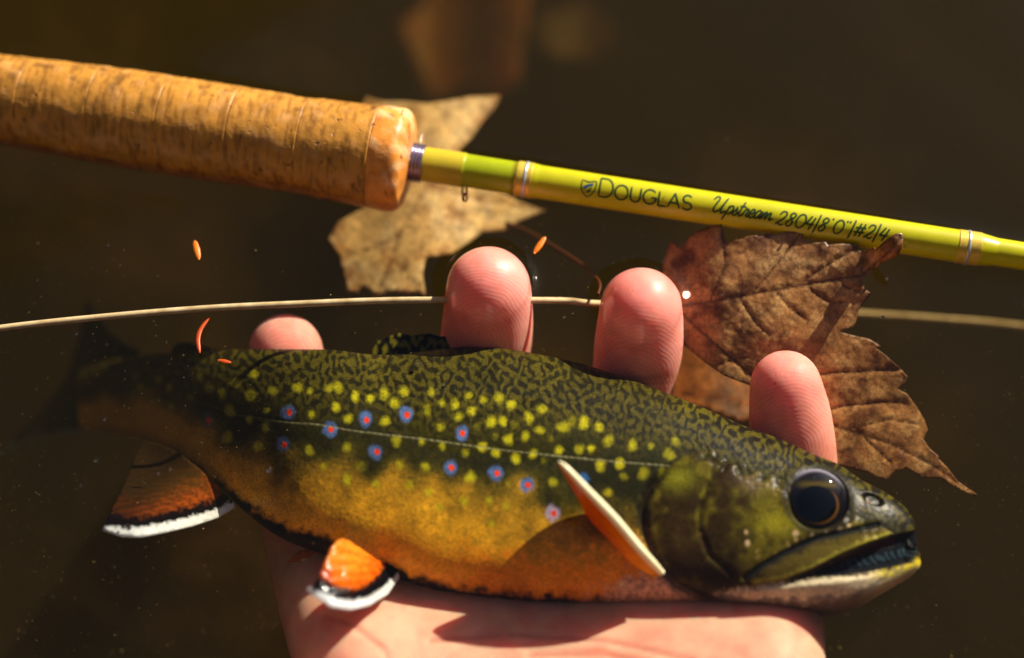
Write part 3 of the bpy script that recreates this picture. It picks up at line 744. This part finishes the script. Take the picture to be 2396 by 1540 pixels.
    for ch in fingers:
        a, b = np.array(P(*ch[0][:3])), np.array(P(*ch[1][:3])); r_ = ch[0][3] * CM * .92
        t = (a - b) / np.linalg.norm(a - b); bk = FWD - t * (FWD @ t); bk /= np.linalg.norm(bk); side = np.cross(bk, t)
        U, W = np.meshgrid(np.linspace(-.4, .4, 12), np.linspace(-1.0, .0, 12), indexing='ij')
        nv = a + r_ * (np.sin(U)[..., None] * side + (np.cos(U) * np.sqrt(np.clip(1 - (np.clip(W, 0, 1) ** 2) * .55, 0, 1)))[..., None] * bk + W[..., None] * t) * 1.0
        no = mesh_obj('fingernail', nv.reshape(-1, 3), grid_faces(12, 12), mn, root)
        s = no.modifiers.new('thickness', 'SOLIDIFY'); s.thickness = .0005; s.offset = 0
    return root, co, faces
HAND, HAND_V, HAND_F = build_hand()

# ------------------------------------------------------------------ fishing rod
ROD_Z = .12
U0, S0 = 232.0, .1535
def rod_frame():
    a, b = P(0, U0, ROD_Z), P(2396, U0 + S0 * 2396, ROD_Z)
    t = (b - a) / np.linalg.norm(b - a)
    return t
ROD_T = rod_frame()
def rod_pt(x, r_px, phi):
    """place on the rod: x along it on the layout sheet, radius, turn (0 faces the camera, + goes up)"""
    x, r_px, phi = np.broadcast_arrays(np.asarray(x, float), r_px, phi)
    c = P(x, U0 + S0 * x, ROD_Z)
    view = CAM - c; view = view - (view @ ROD_T)[..., None] * ROD_T; view /= np.linalg.norm(view, axis=-1)[..., None]
    up = np.cross(np.broadcast_to(ROD_T, view.shape), view); up = np.where(up[..., 1:2] < 0, -up, up)
    k = ((c - CAM) @ FWD) / DIST * WIDTH / 2396
    return c + (r_px * k)[..., None] * (np.cos(phi)[..., None] * view + np.sin(phi)[..., None] * up)

def rod_lathe(name, prof, mat, parent, cols=None, seg=72, rough=None):
    prof = np.asarray(prof, float)
    ph = np.linspace(0, 2 * np.pi, seg, endpoint=False)
    X, PH = np.meshgrid(prof[:, 0], ph, indexing='ij'); R = np.broadcast_to(prof[:, 1:2], X.shape).copy()
    if rough is not None: R = R + rough(X, PH)
    v = rod_pt(X, R, PH).reshape(-1, 3)
    c = None if cols is None else cols(X.ravel(), PH.ravel())
    n = len(prof)
    f = [tuple(q[::-1]) for q in grid_faces(n, seg, True)] + [tuple(range(seg)), tuple(range(n * seg - 1, (n - 1) * seg - 1, -1))]
    return mesh_obj(name, v, f, mat, parent, c)

def build_rod():
    root = empty('fishing_rod', P(900, 372, ROD_Z))
    tag(root, 'yellow green fly rod with cork grip floating on the water above the fingers', 'fishing rod')
    mc = mat_cork()
    gr = lambda x: np.interp(x, [-560, -200, 0, 250, 500, 700, 850, 920], [96, 100, 104, 114, 115, 112, 119, 123])
    cuts = [-560, -400, -240, -85, 75, 235, 395, 555, 715, 880]
    lf = field(70, lowpass=True, seed=61, aniso=.13); bf = field(60, lowpass=True, seed=62)
    def ccol(tone):
        def f(x, ph):
            yy = np.mod(ph, 2 * np.pi) * 130
            c = np.ones(x.shape + (3,)) * s2l((196, 138, 56)) * tone
            c = mix(c, s2l((112, 66, 26)) * tone, sstep(.1, 1.3, samp(lf, np.abs(x), yy)) * .55)
            c = mix(c, s2l((206, 152, 90)), sstep(.5, 1.6, samp(bf, np.abs(x), yy)) * .6)
            return mix(c, s2l((70, 42, 20)), sstep(1.3, 2.2, -samp(bf, np.abs(x) + 300, yy)) * .5)
        return f
    rgh = lambda X, PH: -.35 * samp(lf, np.abs(X), np.mod(PH, 2 * np.pi) * 130) + .5 * samp(bf, np.abs(X), np.mod(PH, 2 * np.pi) * 130)
    for i in range(len(cuts) - 1):
        a, b = cuts[i], cuts[i + 1]
        xs = np.r_[a + .12, a + 3, np.linspace(a + 8, b - 8, 30), b - 3, b - .12]
        prof = np.c_[xs, gr(xs)]; prof[0, 1] -= .05; prof[-1, 1] -= .05
        rod_lathe('cork_ring', prof, mc, root, ccol(random.uniform(.94, 1.05)), rough=rgh)
    # front end of the grip, rounded over to the check
    th = np.linspace(0, np.pi / 2, 12)
    end = [(880.2, 119.5), (883, 120.5), (900, 122), (914, 122.5)] + [(926 + 28 * math.sin(t), 94 + 28 * math.cos(t)) for t in th] + [(958, 84), (961, 68), (963, 54), (964, 40)]
    def ecol(x, ph):
        c = np.ones(x.shape + (3,)) * s2l((232, 150, 62)); yy = np.mod(ph, 2 * np.pi) * 130
        c = mix(c, s2l((250, 206, 150)), sstep(.2, 1.4, samp(bf, x, yy)) * .7)
        return mix(c, s2l((60, 34, 14)), sstep(1.7, 2.2, samp(field(20, lowpass=True, seed=63), x * 2, yy)) * .8)
    rod_lathe('cork_ring', end, mc, root, ecol, rough=lambda X, PH: .6 * samp(bf, X, np.mod(PH, 2 * np.pi) * 130))
    # metal winding check of four rings
    ms = mat_plain('check_metal', s2l((150, 140, 170)), .22, .5, .85)
    pr = [(960, 38)]
    for k in range(4):
        for t in np.linspace(0, np.pi, 7): pr.append((962 + k * 7.6 + 3.7 * (1 - math.cos(t)), 45 - k * .6 + 2.4 * math.sin(t)))
    rod_lathe('winding_check', pr + [(993, 38)], ms, root)
    # blank
    def mat_blank():
        t = NT('rod_lacquer'); c = t.attr('Col'); n = t.noise(350, 3)
        r = t.ramp(n.outputs['Fac'], [(.3, (.93, .93, .93)), (.7, (1.05, 1.05, 1.05))])
        sp = t.noise(1900, 1, .5); r2 = t.ramp(sp.outputs['Fac'], [(.74, (1, 1, 1)), (.78, (.5, .45, .3))])
        col = t.mixc(t.mixc(c.outputs['Color'], r.outputs[0], 1, 'MULTIPLY'), r2.outputs[0], .6, 'MULTIPLY')
        t.set(Base_Color=col, Roughness=.32, Specular_IOR_Level=t.wet(.45, .1)); return t.m
    mb = mat_blank()
    rad = lambda x: np.interp(x, [940, 1000, 1085, 1090, 1205, 1212, 1250, 1262, 2235, 2292, 2330, 3300], [40, 40.5, 41, 39, 38.5, 40.5, 40.5, 39, 38.5, 38.5, 33, 26])
    xs = np.r_[np.linspace(945, 1300, 120), np.linspace(1310, 2220, 60), np.linspace(2230, 2345, 40), np.linspace(2360, 3300, 20)]
    def bcol(x, ph):
        c = np.ones(x.shape + (3,)) * s2l((192, 188, 14))
        c = mix(c, s2l((196, 176, 44)), sstep(1092, 1080, x))
        c = mix(c, s2l((160, 172, 10)), sstep(1080, 1092, x) * sstep(1206, 1196, x))
        return mix(c, s2l((120, 120, 14)), sstep(1196, 1202, x) * sstep(1216, 1210, x) * .8)
    rod_lathe('blank', np.c_[xs, rad(xs)], mb, root, bcol)
    # tipping wraps: gold thread with one silver turn
    mg = mat_plain('gold_thread', s2l((216, 186, 70)), .4, .5, .2); mw = mat_plain('silver_thread', s2l((200, 206, 214)), .3, .5, .5)
    for a, b, s_ in ((1208, 1246, 1230), (2238, 2290, 2262)):
        pr = []
        for x in np.arange(a, b, 3.2):
            pr += [(x, rad(x) + .7), (x + 1.6, rad(x) + 1.5)]
        w = rod_lathe('thread_wrap', pr + [(b, rad(b) + .3)], mg, root)
        rod_lathe('silver_turn', [(s_ - 4, rad(s_) + 1), (s_ - 2.5, rad(s_) + 2.6), (s_, rad(s_) + 3), (s_ + 2.5, rad(s_) + 2.6), (s_ + 4, rad(s_) + 1)], mw, w)
    # ---- lettering: brush strokes laid on the lacquer
    mi = mat_plain('print_ink', s2l((44, 70, 30)), .45, .3); mblue = mat_plain('print_ink_blue', s2l((30, 84, 130)), .45, .3)
    arc = lambda cx, cy, rx, ry, a0, a1, n=18: [(cx + rx * math.cos(math.radians(t)), cy + ry * math.sin(math.radians(t))) for t in np.linspace(a0, a1, n)]
    G = {
        'D': (.86, [[(.05, 0), (.05, 1), (.34, 1)] + arc(.36, .5, .42, .5, 88, -88) + [(.05, 0)]]),
        'O': (1.02, [arc(.48, .5, .45, .5, 0, 360, 26)]),
        'U': (.9, [[(.08, 1), (.08, .42)] + arc(.42, .36, .34, .36, 180, 360) + [(.76, .42), (.76, 1)]]),
        'G': (1.02, [arc(.5, .5, .46, .5, 42, 345, 24) + [(.96, .46), (.58, .46)]]),
        'L': (.72, [[(.08, 1), (.08, 0), (.66, 0)]]),
        'A': (.9, [[(.0, 0), (.42, 1), (.84, 0)], [(.15, .34), (.69, .34)]]),
        'S': (.8, [arc(.4, .74, .3, .26, 30, 270, 14) + arc(.4, .25, .33, .25, 90, -150, 14)]),
        'u1': (1.0, [catmull([(-.1, .78), (.08, 1.0), (.24, .9), (.16, .5), (.12, .18), (.26, .02), (.46, .16), (.62, .6), (.74, 1.0)], 6).tolist(), catmull([(.72, .95), (.62, .5), (.6, .12), (.72, .02), (.86, .2)], 6).tolist()]),
        'p': (.56, [[(.2, .62), (.06, -.42)], catmull([(.12, .2), (.26, .54), (.44, .6), (.5, .36), (.36, .06), (.2, .04)], 6).tolist()]),
        's': (.46, [catmull([(.0, .06), (.22, .4), (.26, .6), (.3, .4), (.38, .16), (.26, .0), (.08, .06)], 6).tolist()]),
        't': (.42, [catmull([(.24, 1.0), (.14, .4), (.12, .08), (.26, .02), (.42, .2)], 6).tolist(), [(.0, .66), (.42, .68)]]),
        'r': (.46, [catmull([(.0, .1), (.14, .62), (.18, .48), (.34, .54), (.26, .2), (.34, .02), (.48, .2)], 6).tolist()]),
        'e': (.46, [catmull([(.04, .22), (.3, .36), (.32, .56), (.18, .58), (.06, .3), (.14, .02), (.34, .06), (.48, .24)], 6).tolist()]),
        'a': (.58, [catmull([(.4, .52), (.22, .58), (.04, .28), (.12, .02), (.3, .14), (.42, .54)], 6).tolist(), catmull([(.42, .54), (.38, .14), (.46, .02), (.6, .2)], 5).tolist()]),
        'm': (.9, [catmull([(.04, .55), (.04, .02), (.2, .5), (.3, .5), (.3, .02), (.46, .48), (.58, .5), (.58, .12), (.66, .02), (.82, .2)], 6).tolist()]),
        '2': (.76, [catmull([(.12, .74), (.26, .98), (.52, .96), (.56, .72), (.34, .36), (.02, .02)], 6).tolist() + catmull([(.02, .02), (.2, .12), (.4, .0), (.62, .12)], 5).tolist()]),
        '8': (.72, [catmull([(.56, .86), (.34, 1.0), (.16, .82), (.3, .56), (.46, .28), (.3, .0), (.06, .14), (.16, .42), (.44, .66), (.58, .88)], 6).tolist()]),
        '0': (.78, [arc(.36, .5, .32, .5, 0, 360, 24)]),
        '4': (.74, [[(.3, .98), (.04, .36), (.6, .4)], [(.56, .9), (.36, -.05)]]),
        '|': (.34, [[(.16, 1.18), (.1, -.22)]]),
        "'": (.4, [[(.16, 1.06), (.12, .9)]]), '"': (.52, [[(.12, 1.04), (.08, .88)], [(.32, 1.04), (.28, .88)]]),
        '#': (.86, [[(.32, 1.0), (.16, 0)], [(.62, 1.0), (.46, 0)], [(.04, .66), (.76, .7)], [(.0, .32), (.72, .36)]]),
        'c': (.5, [catmull([(.42, .46), (.26, .58), (.06, .3), (.14, .02), (.4, .1)], 6).tolist()]), '.': (.3, [[(.08, .0), (.12, .06)]]),
        ' ': (.45, []),
    }
    def ribbon(strokes, width, mat, name, parent):
        V, F = [], []
        for st in strokes:
            q = np.asarray(st, float)
            seg = np.hypot(*np.diff(q, axis=0).T); keep = np.r_[True, seg > 1e-6]; q = q[keep]
            if len(q) < 2: continue
            L = np.r_[0, np.cumsum(np.hypot(*np.diff(q, axis=0).T))]; n = max(3, int(L[-1] / 2.0))
            s = np.linspace(0, L[-1], n); q = np.c_[np.interp(s, L, q[:, 0]), np.interp(s, L, q[:, 1])]
            t = np.gradient(q, axis=0); t /= np.linalg.norm(t, axis=1)[:, None] + 1e-9
            w = width / 2 * np.interp(np.linspace(0, 1, n), [0, .08, .92, 1], [.7, 1, 1, .7])
            nrm = np.c_[-t[:, 1], t[:, 0]] * w[:, None]
            for side in (q + nrm, q - nrm):
                V.append(side)
            b = sum(len(a) for a in V) - 2 * n
            for i in range(n - 1): F.append((b + i, b + i + 1, b + n + i + 1, b + n + i))
        v = np.vstack(V); x, off = v[:, 0], v[:, 1]
        r = rad(x); ph = np.arcsin(np.clip(off / r, -.97, .97))
        return mesh_obj(name, rod_pt(x, r + .35, ph), F, mat, parent, smooth=False)
    def word(chars, x0, v0, hgt, width, slant=0.0, track=1.0, small=None):
        st, x = [], x0
        for i, ch in enumerate(chars):
            adv, ss = G[ch]; h = hgt if not (small and i) else small
            for s_ in ss: st.append([(x + (a + slant * b) * h, v0 + b * h) for a, b in s_])
            x += adv * h * track
        return st, x
    st, x = word('DOUGLAS', 1402, -12, 42, 4.4, small=33, track=1.03)
    ribbon(st, 4.6, mi, 'lettering', root)
    st, x = word(['u1', 'p', 's', 't', 'r', 'e', 'a', 'm'], 1662, -8, 37, 4, .30, .84, small=34)
    ribbon(st, 4.4, mi, 'lettering', root)
    st, x = word(list('2804|8\'0"|#2|4'), 1812, -14, 32, 4, .28, .92)
    st2, x = word(list('pc.'), x + 6, -14, 28, 4, .28, 1.06)
    ribbon(st + st2, 4.4, mi, 'lettering', root)
    sh = [(1362, 20), (1378, 17), (1394, 20), (1394, 2), (1388, -9), (1378, -17), (1368, -9), (1362, 2), (1362, 20)]
    lg = ribbon([catmull(sh, 5).tolist()], 3.0, mi, 'emblem', root)
    ribbon([[(1366, 3), (1376, 10), (1389, 14)], [(1369, 1), (1378, 8), (1388, 12)]], 3.6, mblue, 'feather', lg)
    ribbon([[(1386, 6), (1380, -2), (1374, -8)], [(1384, -2), (1379, -8)]], 3.2, mi, 'feather', lg)
    # wire keeper ring below the blank
    a = [P(1086, 425, -.05), P(1082, 445, -.12), P(1083, 465, -.1), P(1090, 470, -.05), P(1092, 448, -.05), P(1088, 428, 0)]
    tv, tf = tube(catmull(a, 6), .00022, 8)
    mesh_obj('hook_keeper', tv, tf, mat_plain('keeper_steel', (.10, .10, .10), .2, .5, .8), root)
    return root
ROD = build_rod()

# ------------------------------------------------------------------ leaves
def leaf(name, outline, zfun, veins, base, dark, light, vein_col, mat, label, step=7, group=None, thick=.00025, relief=.02, jit=1.5):
    o = np.asarray(outline, float)
    o = o + np.random.default_rng(len(o)).normal(0, jit, o.shape)
    def vd(px, py):
        d = np.full(px.shape, 1e9)
        for w, v in veins: d = np.minimum(d, seg_dist(px, py, v)[0] / w)
        return d
    n1, n2 = field(90, lowpass=True, seed=71), field(22, lowpass=True, seed=72)
    def cf(px, py):
        c = mix(np.ones(px.shape + (3,)) * s2l(base), s2l(dark), sstep(.0, 1.5, samp(n1, px, py) + .3 * samp(n2, px, py)) * .8)
        c = mix(c, s2l(light), sstep(.0, 1.5, -samp(n1, px + 200, py) + .4 * samp(n2, px, py)) * .7)
        d = vd(px, py); c = mix(c, s2l(vein_col), sstep(3.6, .8, d) * .9)
        e, _ = seg_dist(px, py, np.vstack([o, o[:1]])); return mix(c, s2l(dark) * .6, sstep(9, 1, e) * .6)
    zf = lambda x, y: zfun(x, y) - relief * np.exp(-(vd(x, y) / 5) ** 2) + relief * .18 * samp(n2, x, y)
    ob = sheet(name, o, zf, step, mat, cf, thick)
    tag(ob, label, 'leaf', group)
    return ob
r6 = lambda p: [(1497.5 + a * .46603, 468 + b * .46603) for a, b in p]
BIG = r6([(150,215),(175,205),(205,240),(240,190),(290,160),(340,140),(410,122),(412,165),(430,215),(470,200),(520,185),(585,178),(590,190),(640,175),(668,168),(680,180),(730,160),(775,152),(825,140),(815,200),(860,215),(935,207),(940,222),(1010,222),(1100,228),(1092,248),(1110,262),(1170,240),(1180,250),(1230,210),(1280,170),(1310,163),(1328,185),(1320,220),(1290,285),(1230,310),(1180,340),(1130,380),(1110,410),(1130,450),(1165,470),(1130,510),(1095,560),(1080,610),(1065,635),(1030,650),(1000,660),(1080,680),(1150,700),(1200,735),(1185,745),(1240,790),(1290,830),(1340,880),(1330,920),(1295,950),(1340,975),(1390,1040),(1430,1110),(1445,1150),(1425,1200),(1450,1250),(1500,1285),(1495,1300),(1540,1350),(1600,1410),(1700,1482),(1660,1485),(1580,1440),(1500,1400),(1420,1390),(1340,1350),(1290,1360),(1240,1405),(1200,1400),(1130,1370),(1050,1350),(960,1320),(800,1250),(650,1100),(550,935),(420,880),(330,820),(235,735),(190,690),(130,600),(100,400),(120,300)])
VE = lambda p: r6(p)
big_veins = [(1.5, VE([(130,540),(300,520),(600,465),(800,430),(1000,395),(1110,380),(1180,320),(1250,260),(1310,180)])),
    (1.0, VE([(350,512),(430,330),(410,130)])), (1.0, VE([(560,470),(690,320),(820,150)])), (1.0, VE([(790,432),(900,350),(1000,290),(1090,240)])),
    (1.0, VE([(690,470),(750,540),(830,600)])), (1.0, VE([(850,445),(900,490),(960,515),(1070,515)])), (.9, VE([(1000,400),(1040,440),(1090,460)])), (.9, VE([(500,490),(570,600),(650,680)])),
    (1.4, VE([(200,560),(420,760),(700,1000),(960,1130),(1250,1220),(1450,1320),(1690,1480)])), (1.0, VE([(600,910),(800,880),(1000,865),(1310,850)])),
    (1.0, VE([(860,1080),(1040,1030),(1200,1015),(1330,1020)])), (.9, VE([(1090,1150),(1150,1220),(1260,1320)])), (.8, VE([(1050,1150),(1250,1100),(1400,1130)])), (.8, VE([(380,830),(480,800),(570,780)]))]
def big_z(x, y):
    z = np.interp(y, [520, 560, 620, 700, 800, 950, 1180], [.30, .18, -.02, -.35, -.75, -1.45, -2.1])
    z = z - .55 * sstep(1700, 1540, x) - .25 * sstep(1800, 1650, x) * sstep(700, 580, y)
    z = z + .62 * sstep(2010, 2105, x) * sstep(650, 570, y)
    return z + .06 * np.sin(x / 55) * np.cos(y / 60)
M_LEAF = mat_leaf('wet_brown_leaf', .22)
leaf('maple_leaf', BIG, big_z, big_veins, (182, 132, 82), (110, 68, 42), (222, 178, 118), (80, 44, 24), M_LEAF,
     'brown serrated leaf with dark veins, its upper points touching the yellow rod', 5)
# tan leaf under the grip
T = [(845, 240), (862, 231), (900, 236), (950, 238), (1000, 240), (1050, 236), (1100, 228), (1172, 224), (1160, 250), (1130, 285), (1100, 325), (1078, 350), (1075, 385), (1110, 420), (1160, 450), (1210, 470), (1275, 488), (1262, 505),
     (1215, 520), (1180, 540), (1130, 545), (1095, 570), (1062, 590), (1020, 600), (995, 604), (990, 640), (998, 692), (975, 686), (950, 690), (930, 684), (905, 684), (884, 696), (868, 680), (848, 672), (834, 678), (818, 684), (805, 660), (790, 600), (770, 560), (800, 520), (860, 480), (900, 420), (880, 330)]
leaf('maple_leaf', T, lambda x, y: -1.9 + .2 * np.sin(x / 70) + .001 * (450 - y) + .8 * sstep(860, 1000, y * 0 + x) * sstep(560, 440, y) * 0, 
     [(1.2, [(1270, 490), (1120, 470), (1000, 430)]), (1.2, [(1000, 430), (1080, 330), (1170, 226)]), (1.2, [(1000, 430), (930, 560), (884, 694)]), (.8, [(940, 545), (880, 580), (815, 600)]), (.8, [(915, 610), (950, 640), (975, 680)])],
     (230, 196, 132), (190, 142, 88), (244, 222, 170), (150, 108, 70), mat_leaf('tan_leaf', .2), 'pale tan sunken maple leaf below the end of the cork grip', 7, jit=2.5)
# deeper ones, out of focus
leaf('sunken_leaf', [(1560, 820), (1640, 790), (1720, 830), (1780, 900), (1790, 980), (1730, 990), (1650, 960), (1580, 950), (1500, 960), (1480, 880)], lambda x, y: -3.0 + .1 * np.sin(x / 50), [(1, [(1500, 900), (1780, 960)])],
     (150, 92, 44), (96, 56, 26), (184, 120, 60), (90, 50, 26), M_LEAF, 'dim orange brown leaf deep in the water between ring and little finger', 12)
leaf('sunken_leaf', [(1040, -90), (1180, -120), (1245, -20), (1225, 90), (1215, 190), (1150, 240), (1080, 215), (1010, 240), (960, 130), (930, 60), (990, 10)], lambda x, y: -10.5 + .5 * np.sin(x / 60), [(1, [(1180, -60), (1080, 200)])],
     (150, 108, 64), (170, 90, 66), (150, 110, 66), (110, 74, 46), M_LEAF, 'blurred reddish tan leaf deep in the water beyond the cork grip', 16)
leaf('sunken_leaf', [(1260, 20), (1360, 0), (1430, 40), (1440, 110), (1370, 150), (1290, 140), (1240, 90)], lambda x, y: -12.4 + .3 * np.sin(x / 60), [(1, [(1260, 60), (1430, 90)])],
     (90, 62, 34), (70, 44, 24), (100, 70, 40), (60, 38, 24), M_LEAF, 'dark brown leaf on the silt beside the blurred reddish leaf', 16)
# leaf stalk arching from the tan leaf to the ring finger
tv, tf = tube(catmull([P(1180, 520, -2.2), P(1240, 545, -1.8), (P(1300, 580, -1.5)), P(1360, 618, -1.1), P(1395, 650, -.6), P(1404, 668, -.25), P(1399, 690, -.1)], 10), np.linspace(.00042, .0003, 61), 10)
tag(mesh_obj('leaf_stalk', tv, tf, mat_plain('stalk_brown', s2l((84, 46, 20)), .4, .3)), 'thin dark brown leaf stalk arching down to the ring fingertip', 'stalk')

# ------------------------------------------------------------------ fly line
fl = [P(-500, 850, -.15), P(-200, 800, -.12), P(0, 768, -.1), P(240, 742, -.1), P(480, 722, -.1), P(700, 711, -.1), P(880, 704, -.12), P(1030, 702, -.15), P(1250, 703, -.3), P(1330, 704, -.45), P(1395, 710, -.6), P(1600, 716, -2.0), P(1800, 722, -3.2), P(2020, 734, -4.0), P(2200, 746, -4.3), P(2396, 764, -4.6), P(2900, 830, -5.2)]
tv, tf = tube(catmull(fl, 14), .00062, 12)
def mat_line():
    t = NT('line_coating'); n = t.noise(300, 4); r = t.ramp(n.outputs['Fac'], [(.3, tuple(s2l((176, 150, 104)))), (.7, tuple(s2l((226, 204, 160))))])
    t.set(Base_Color=r.outputs[0], Roughness=.45, Specular_IOR_Level=.2); return t.m
tag(mesh_obj('fly_line', tv, tf, mat_line()), 'cream coloured fly line crossing the water behind the fingertips', 'fishing line')

# ------------------------------------------------------------------ floating needles and drops
M_NEED = mat_plain('needle_orange', s2l((226, 120, 24)), .4, .4); M_NEED2 = mat_plain('needle_rust', s2l((190, 74, 24)), .4, .4)
def needle(a, b, w, m, label, bend=0.0, z=.05):
    p0, p1 = P(*a, z), P(*b, z); L = np.linspace(0, 1, 13); d = p1 - p0; sd = np.array([-d[1], d[0], 0]); sd /= np.linalg.norm(sd)
    c = p0 + d * L[:, None] + sd * (bend * np.sin(np.pi * L))[:, None]
    v, f = tube(c, w * CM * np.interp(L, [0, .15, .5, .85, 1], [.25, .8, 1, .7, .12]), 10)
    zc = v[:, 2].mean(); v[:, 2] = zc + (v[:, 2] - zc) * .45
    tag(mesh_obj('conifer_needle', v, f, m), label, 'needle', 'floating conifer needles')
needle((455, 563), (466, 608), .065, M_NEED, 'orange needle floating alone between the cork grip and the fly line')
needle((1250, 593), (1277, 553), .062, M_NEED, 'bright orange needle floating beside the middle fingertip')
needle((468, 826), (492, 742), .045, M_NEED2, 'rusty bent needle standing over the back near the adipose fin', .0012, .12)
needle((510, 843), (542, 849), .042, M_NEED2, 'short red needle scrap lying on the trout\'s back')
def bead(name, label, c, r, m, sz=(1, 1, 1), cat='drop', group=None):
    bm = bmesh.new(); bmesh.ops.create_icosphere(bm, subdivisions=3, radius=1)
    v = np.array([q.co for q in bm.verts]) * np.array(sz) * r * CM + c; f = np.array([[q.index for q in g.verts] for g in bm.faces]); bm.free()
    return tag(mesh_obj(name, v, f, m), label, cat, group)
t = NT('clear_drop'); t.set(Base_Color=(.9, .92, .95), Roughness=.02, IOR=1.333, Transmission_Weight=1.0); M_DROP = t.m
bead('water_drop', 'clear water drop hanging from the hook keeper of the rod', P(1088, 462, .15), .09, M_DROP, (.8, .8, 1.5))
for i, (x, ph, r) in enumerate([(2110, -.12, 3.2), (2118, -.5, 3.6), (2124, -.28, 3.0), (1900, -.7, 3.6), (1868, .02, 3.4), (1548, -.42, 3.4), (1555, .28, 3.0)]):
    bead('water_bead', 'tiny clear bead of water on the yellow rod', rod_pt(x, 42.0, ph), r * .0079, M_DROP, group='water beads on the rod')

for x, ph, r_px in [(960, .75, 84), (963, .35, 64), (962, .55, 74), (964, .12, 58), (955, 1.0, 100)]:
    bead('water_bead', 'tiny glinting water bead on the front end of the cork grip', rod_pt(x, r_px, ph), .035, M_DROP, group='water beads on the cork end')

for x, y, r in [(630, 1098, .05), (245, 980, .03), (225, 1076, .035), (400, 1098, .03), (372, 1108, .026), (180, 780, .026), (2066, 742, .034), (980, 848, .04), (1040, 900, .024), (254, 572, .028), (1320, 742, .024), (190, 1135, .022), (1690, 690, .022)]:  # bubbles added to give sun glints on the surface
    bead('glint_bubble', 'tiny air bubble added on the water surface for its sun glint', P(x, y, .01), r, M_DROP, (1, 1, .8), 'bubble', 'small bubbles added for glints on the water')

# ------------------------------------------------------------------ suspended silt
def build_silt():
    g = np.random.default_rng(81); n = 4200
    px, py = g.uniform(-60, 2460, n), g.uniform(-40, 1580, n)
    z = -np.abs(g.exponential(1.6, n)) - .03; r = g.uniform(.004, .0092, n) * CM * (1 + (g.random(n) > .97) * .9)
    o_ = np.array([(1, 0, 0), (-1, 0, 0), (0, 1, 0), (0, -1, 0), (0, 0, 1), (0, 0, -1)], float)
    f_ = np.array([(0, 2, 4), (2, 1, 4), (1, 3, 4), (3, 0, 4), (2, 0, 5), (1, 2, 5), (3, 1, 5), (0, 3, 5)])
    c = P(px, py, z)
    V = (c[:, None] + o_[None] * r[:, None, None] * g.uniform(.5, 1.4, (n, 6, 1))).reshape(-1, 3)
    F = (f_[None] + (np.arange(n) * 6)[:, None, None]).reshape(-1, 3)
    o = mesh_obj('silt', V, F, mat_plain('silt_grain', s2l((176, 146, 90)), .7, .2), smooth=False)
    tag(o, 'fine pale silt grains drifting in the water', 'silt', kind='stuff')
build_silt()

# ------------------------------------------------------------------ water
def build_water():
    fine_x = np.arange(-.125, .1251, .00085); fine_y = np.arange(-.11, .1251, .00085)
    grow = np.array([.003, .01, .03, .08, .2, .5, 1.2, 3, 8, 19])
    ax = np.r_[-.125 - grow[::-1], fine_x, .125 + grow]; ay = np.r_[-.11 - grow[::-1], fine_y, fine_y[-1] + grow]
    X, Y = np.meshgrid(ax, ay); Z = np.zeros(X.shape)
    Z += .00012 * np.sin(X * 95 + 40 * Y) + .0001 * np.sin(X * 60 - 120 * Y + 1) + .00005 * np.sin(210 * X + 160 * Y)
    Z[(np.abs(X) > .3) | (np.abs(Y) > .3)] = 0
    # the surface climbs a little wherever something breaks through it
    solids = []
    if isinstance(HAND_F, np.ndarray): solids.append((HAND_V, HAND_F.tolist(), .0013))
    for o in ROD.children:
        if o.name.split('.')[0] in ('blank', 'cork_ring'):
            solids.append(([v.co[:] for v in o.data.vertices], [tuple(p.vertices) for p in o.data.polygons], .0012))
    for o in TROUT.children:
        if o.name.startswith(('pelvic_fin', 'eye', 'pectoral')):
            solids.append(([v.co[:] for v in o.data.vertices], [tuple(p.vertices) for p in o.data.polygons], .0008))
    pw = {id(ROD): ROD}
    flat = np.stack([X, Y, np.zeros_like(X)], -1).reshape(-1, 3); zz = np.zeros(len(flat))
    m = (np.abs(flat[:, 0]) < .125) & (flat[:, 1] > -.11) & (flat[:, 1] < .125)
    for V, F, h in solids:
        V = np.asarray(V)
        near = (V[:, 2] > -.004) & (V[:, 2] < .012)
        if not near.any(): continue
        lo, hi = V[near].min(0) - .005, V[near].max(0) + .005
        bvh = BVHTree.FromPolygons([tuple(v) for v in V], F)
        for i in np.nonzero(m & (flat[:, 0] > lo[0]) & (flat[:, 0] < hi[0]) & (flat[:, 1] > lo[1]) & (flat[:, 1] < hi[1]))[0]:
            q = bvh.find_nearest(Vector(flat[i]), .005)
            if q[0] is not None: zz[i] = max(zz[i], h * math.exp(-q[3] / .0013))
    Z = Z + zz.reshape(Z.shape)
    ny, nx = X.shape
    V = np.stack([X, Y, Z], -1).reshape(-1, 3); F = grid_faces(ny, nx)
    # closed below the bed
    rim = np.r_[np.arange(nx), np.arange(1, ny) * nx + nx - 1, (ny - 1) * nx + np.arange(nx - 2, -1, -1), np.arange(ny - 2, 0, -1) * nx]
    nb = len(V); low = V[rim].copy(); low[:, 2] = -.4
    V = np.vstack([V, low, [[0, 0, -.4]]]); k = len(rim); j = np.arange(k); j2 = (j + 1) % k
    tris = np.vstack([F[:, [0, 1, 2]], F[:, [0, 2, 3]], np.c_[rim[j2], rim[j], nb + j], np.c_[rim[j2], nb + j, nb + j2], np.c_[nb + j2, nb + j, np.full(k, nb + k)]])
    o = mesh_obj('water', V, tris, mat_water())
    tag(o, 'clear brown stream water around the hand and trout', 'water', kind='structure')
build_water()
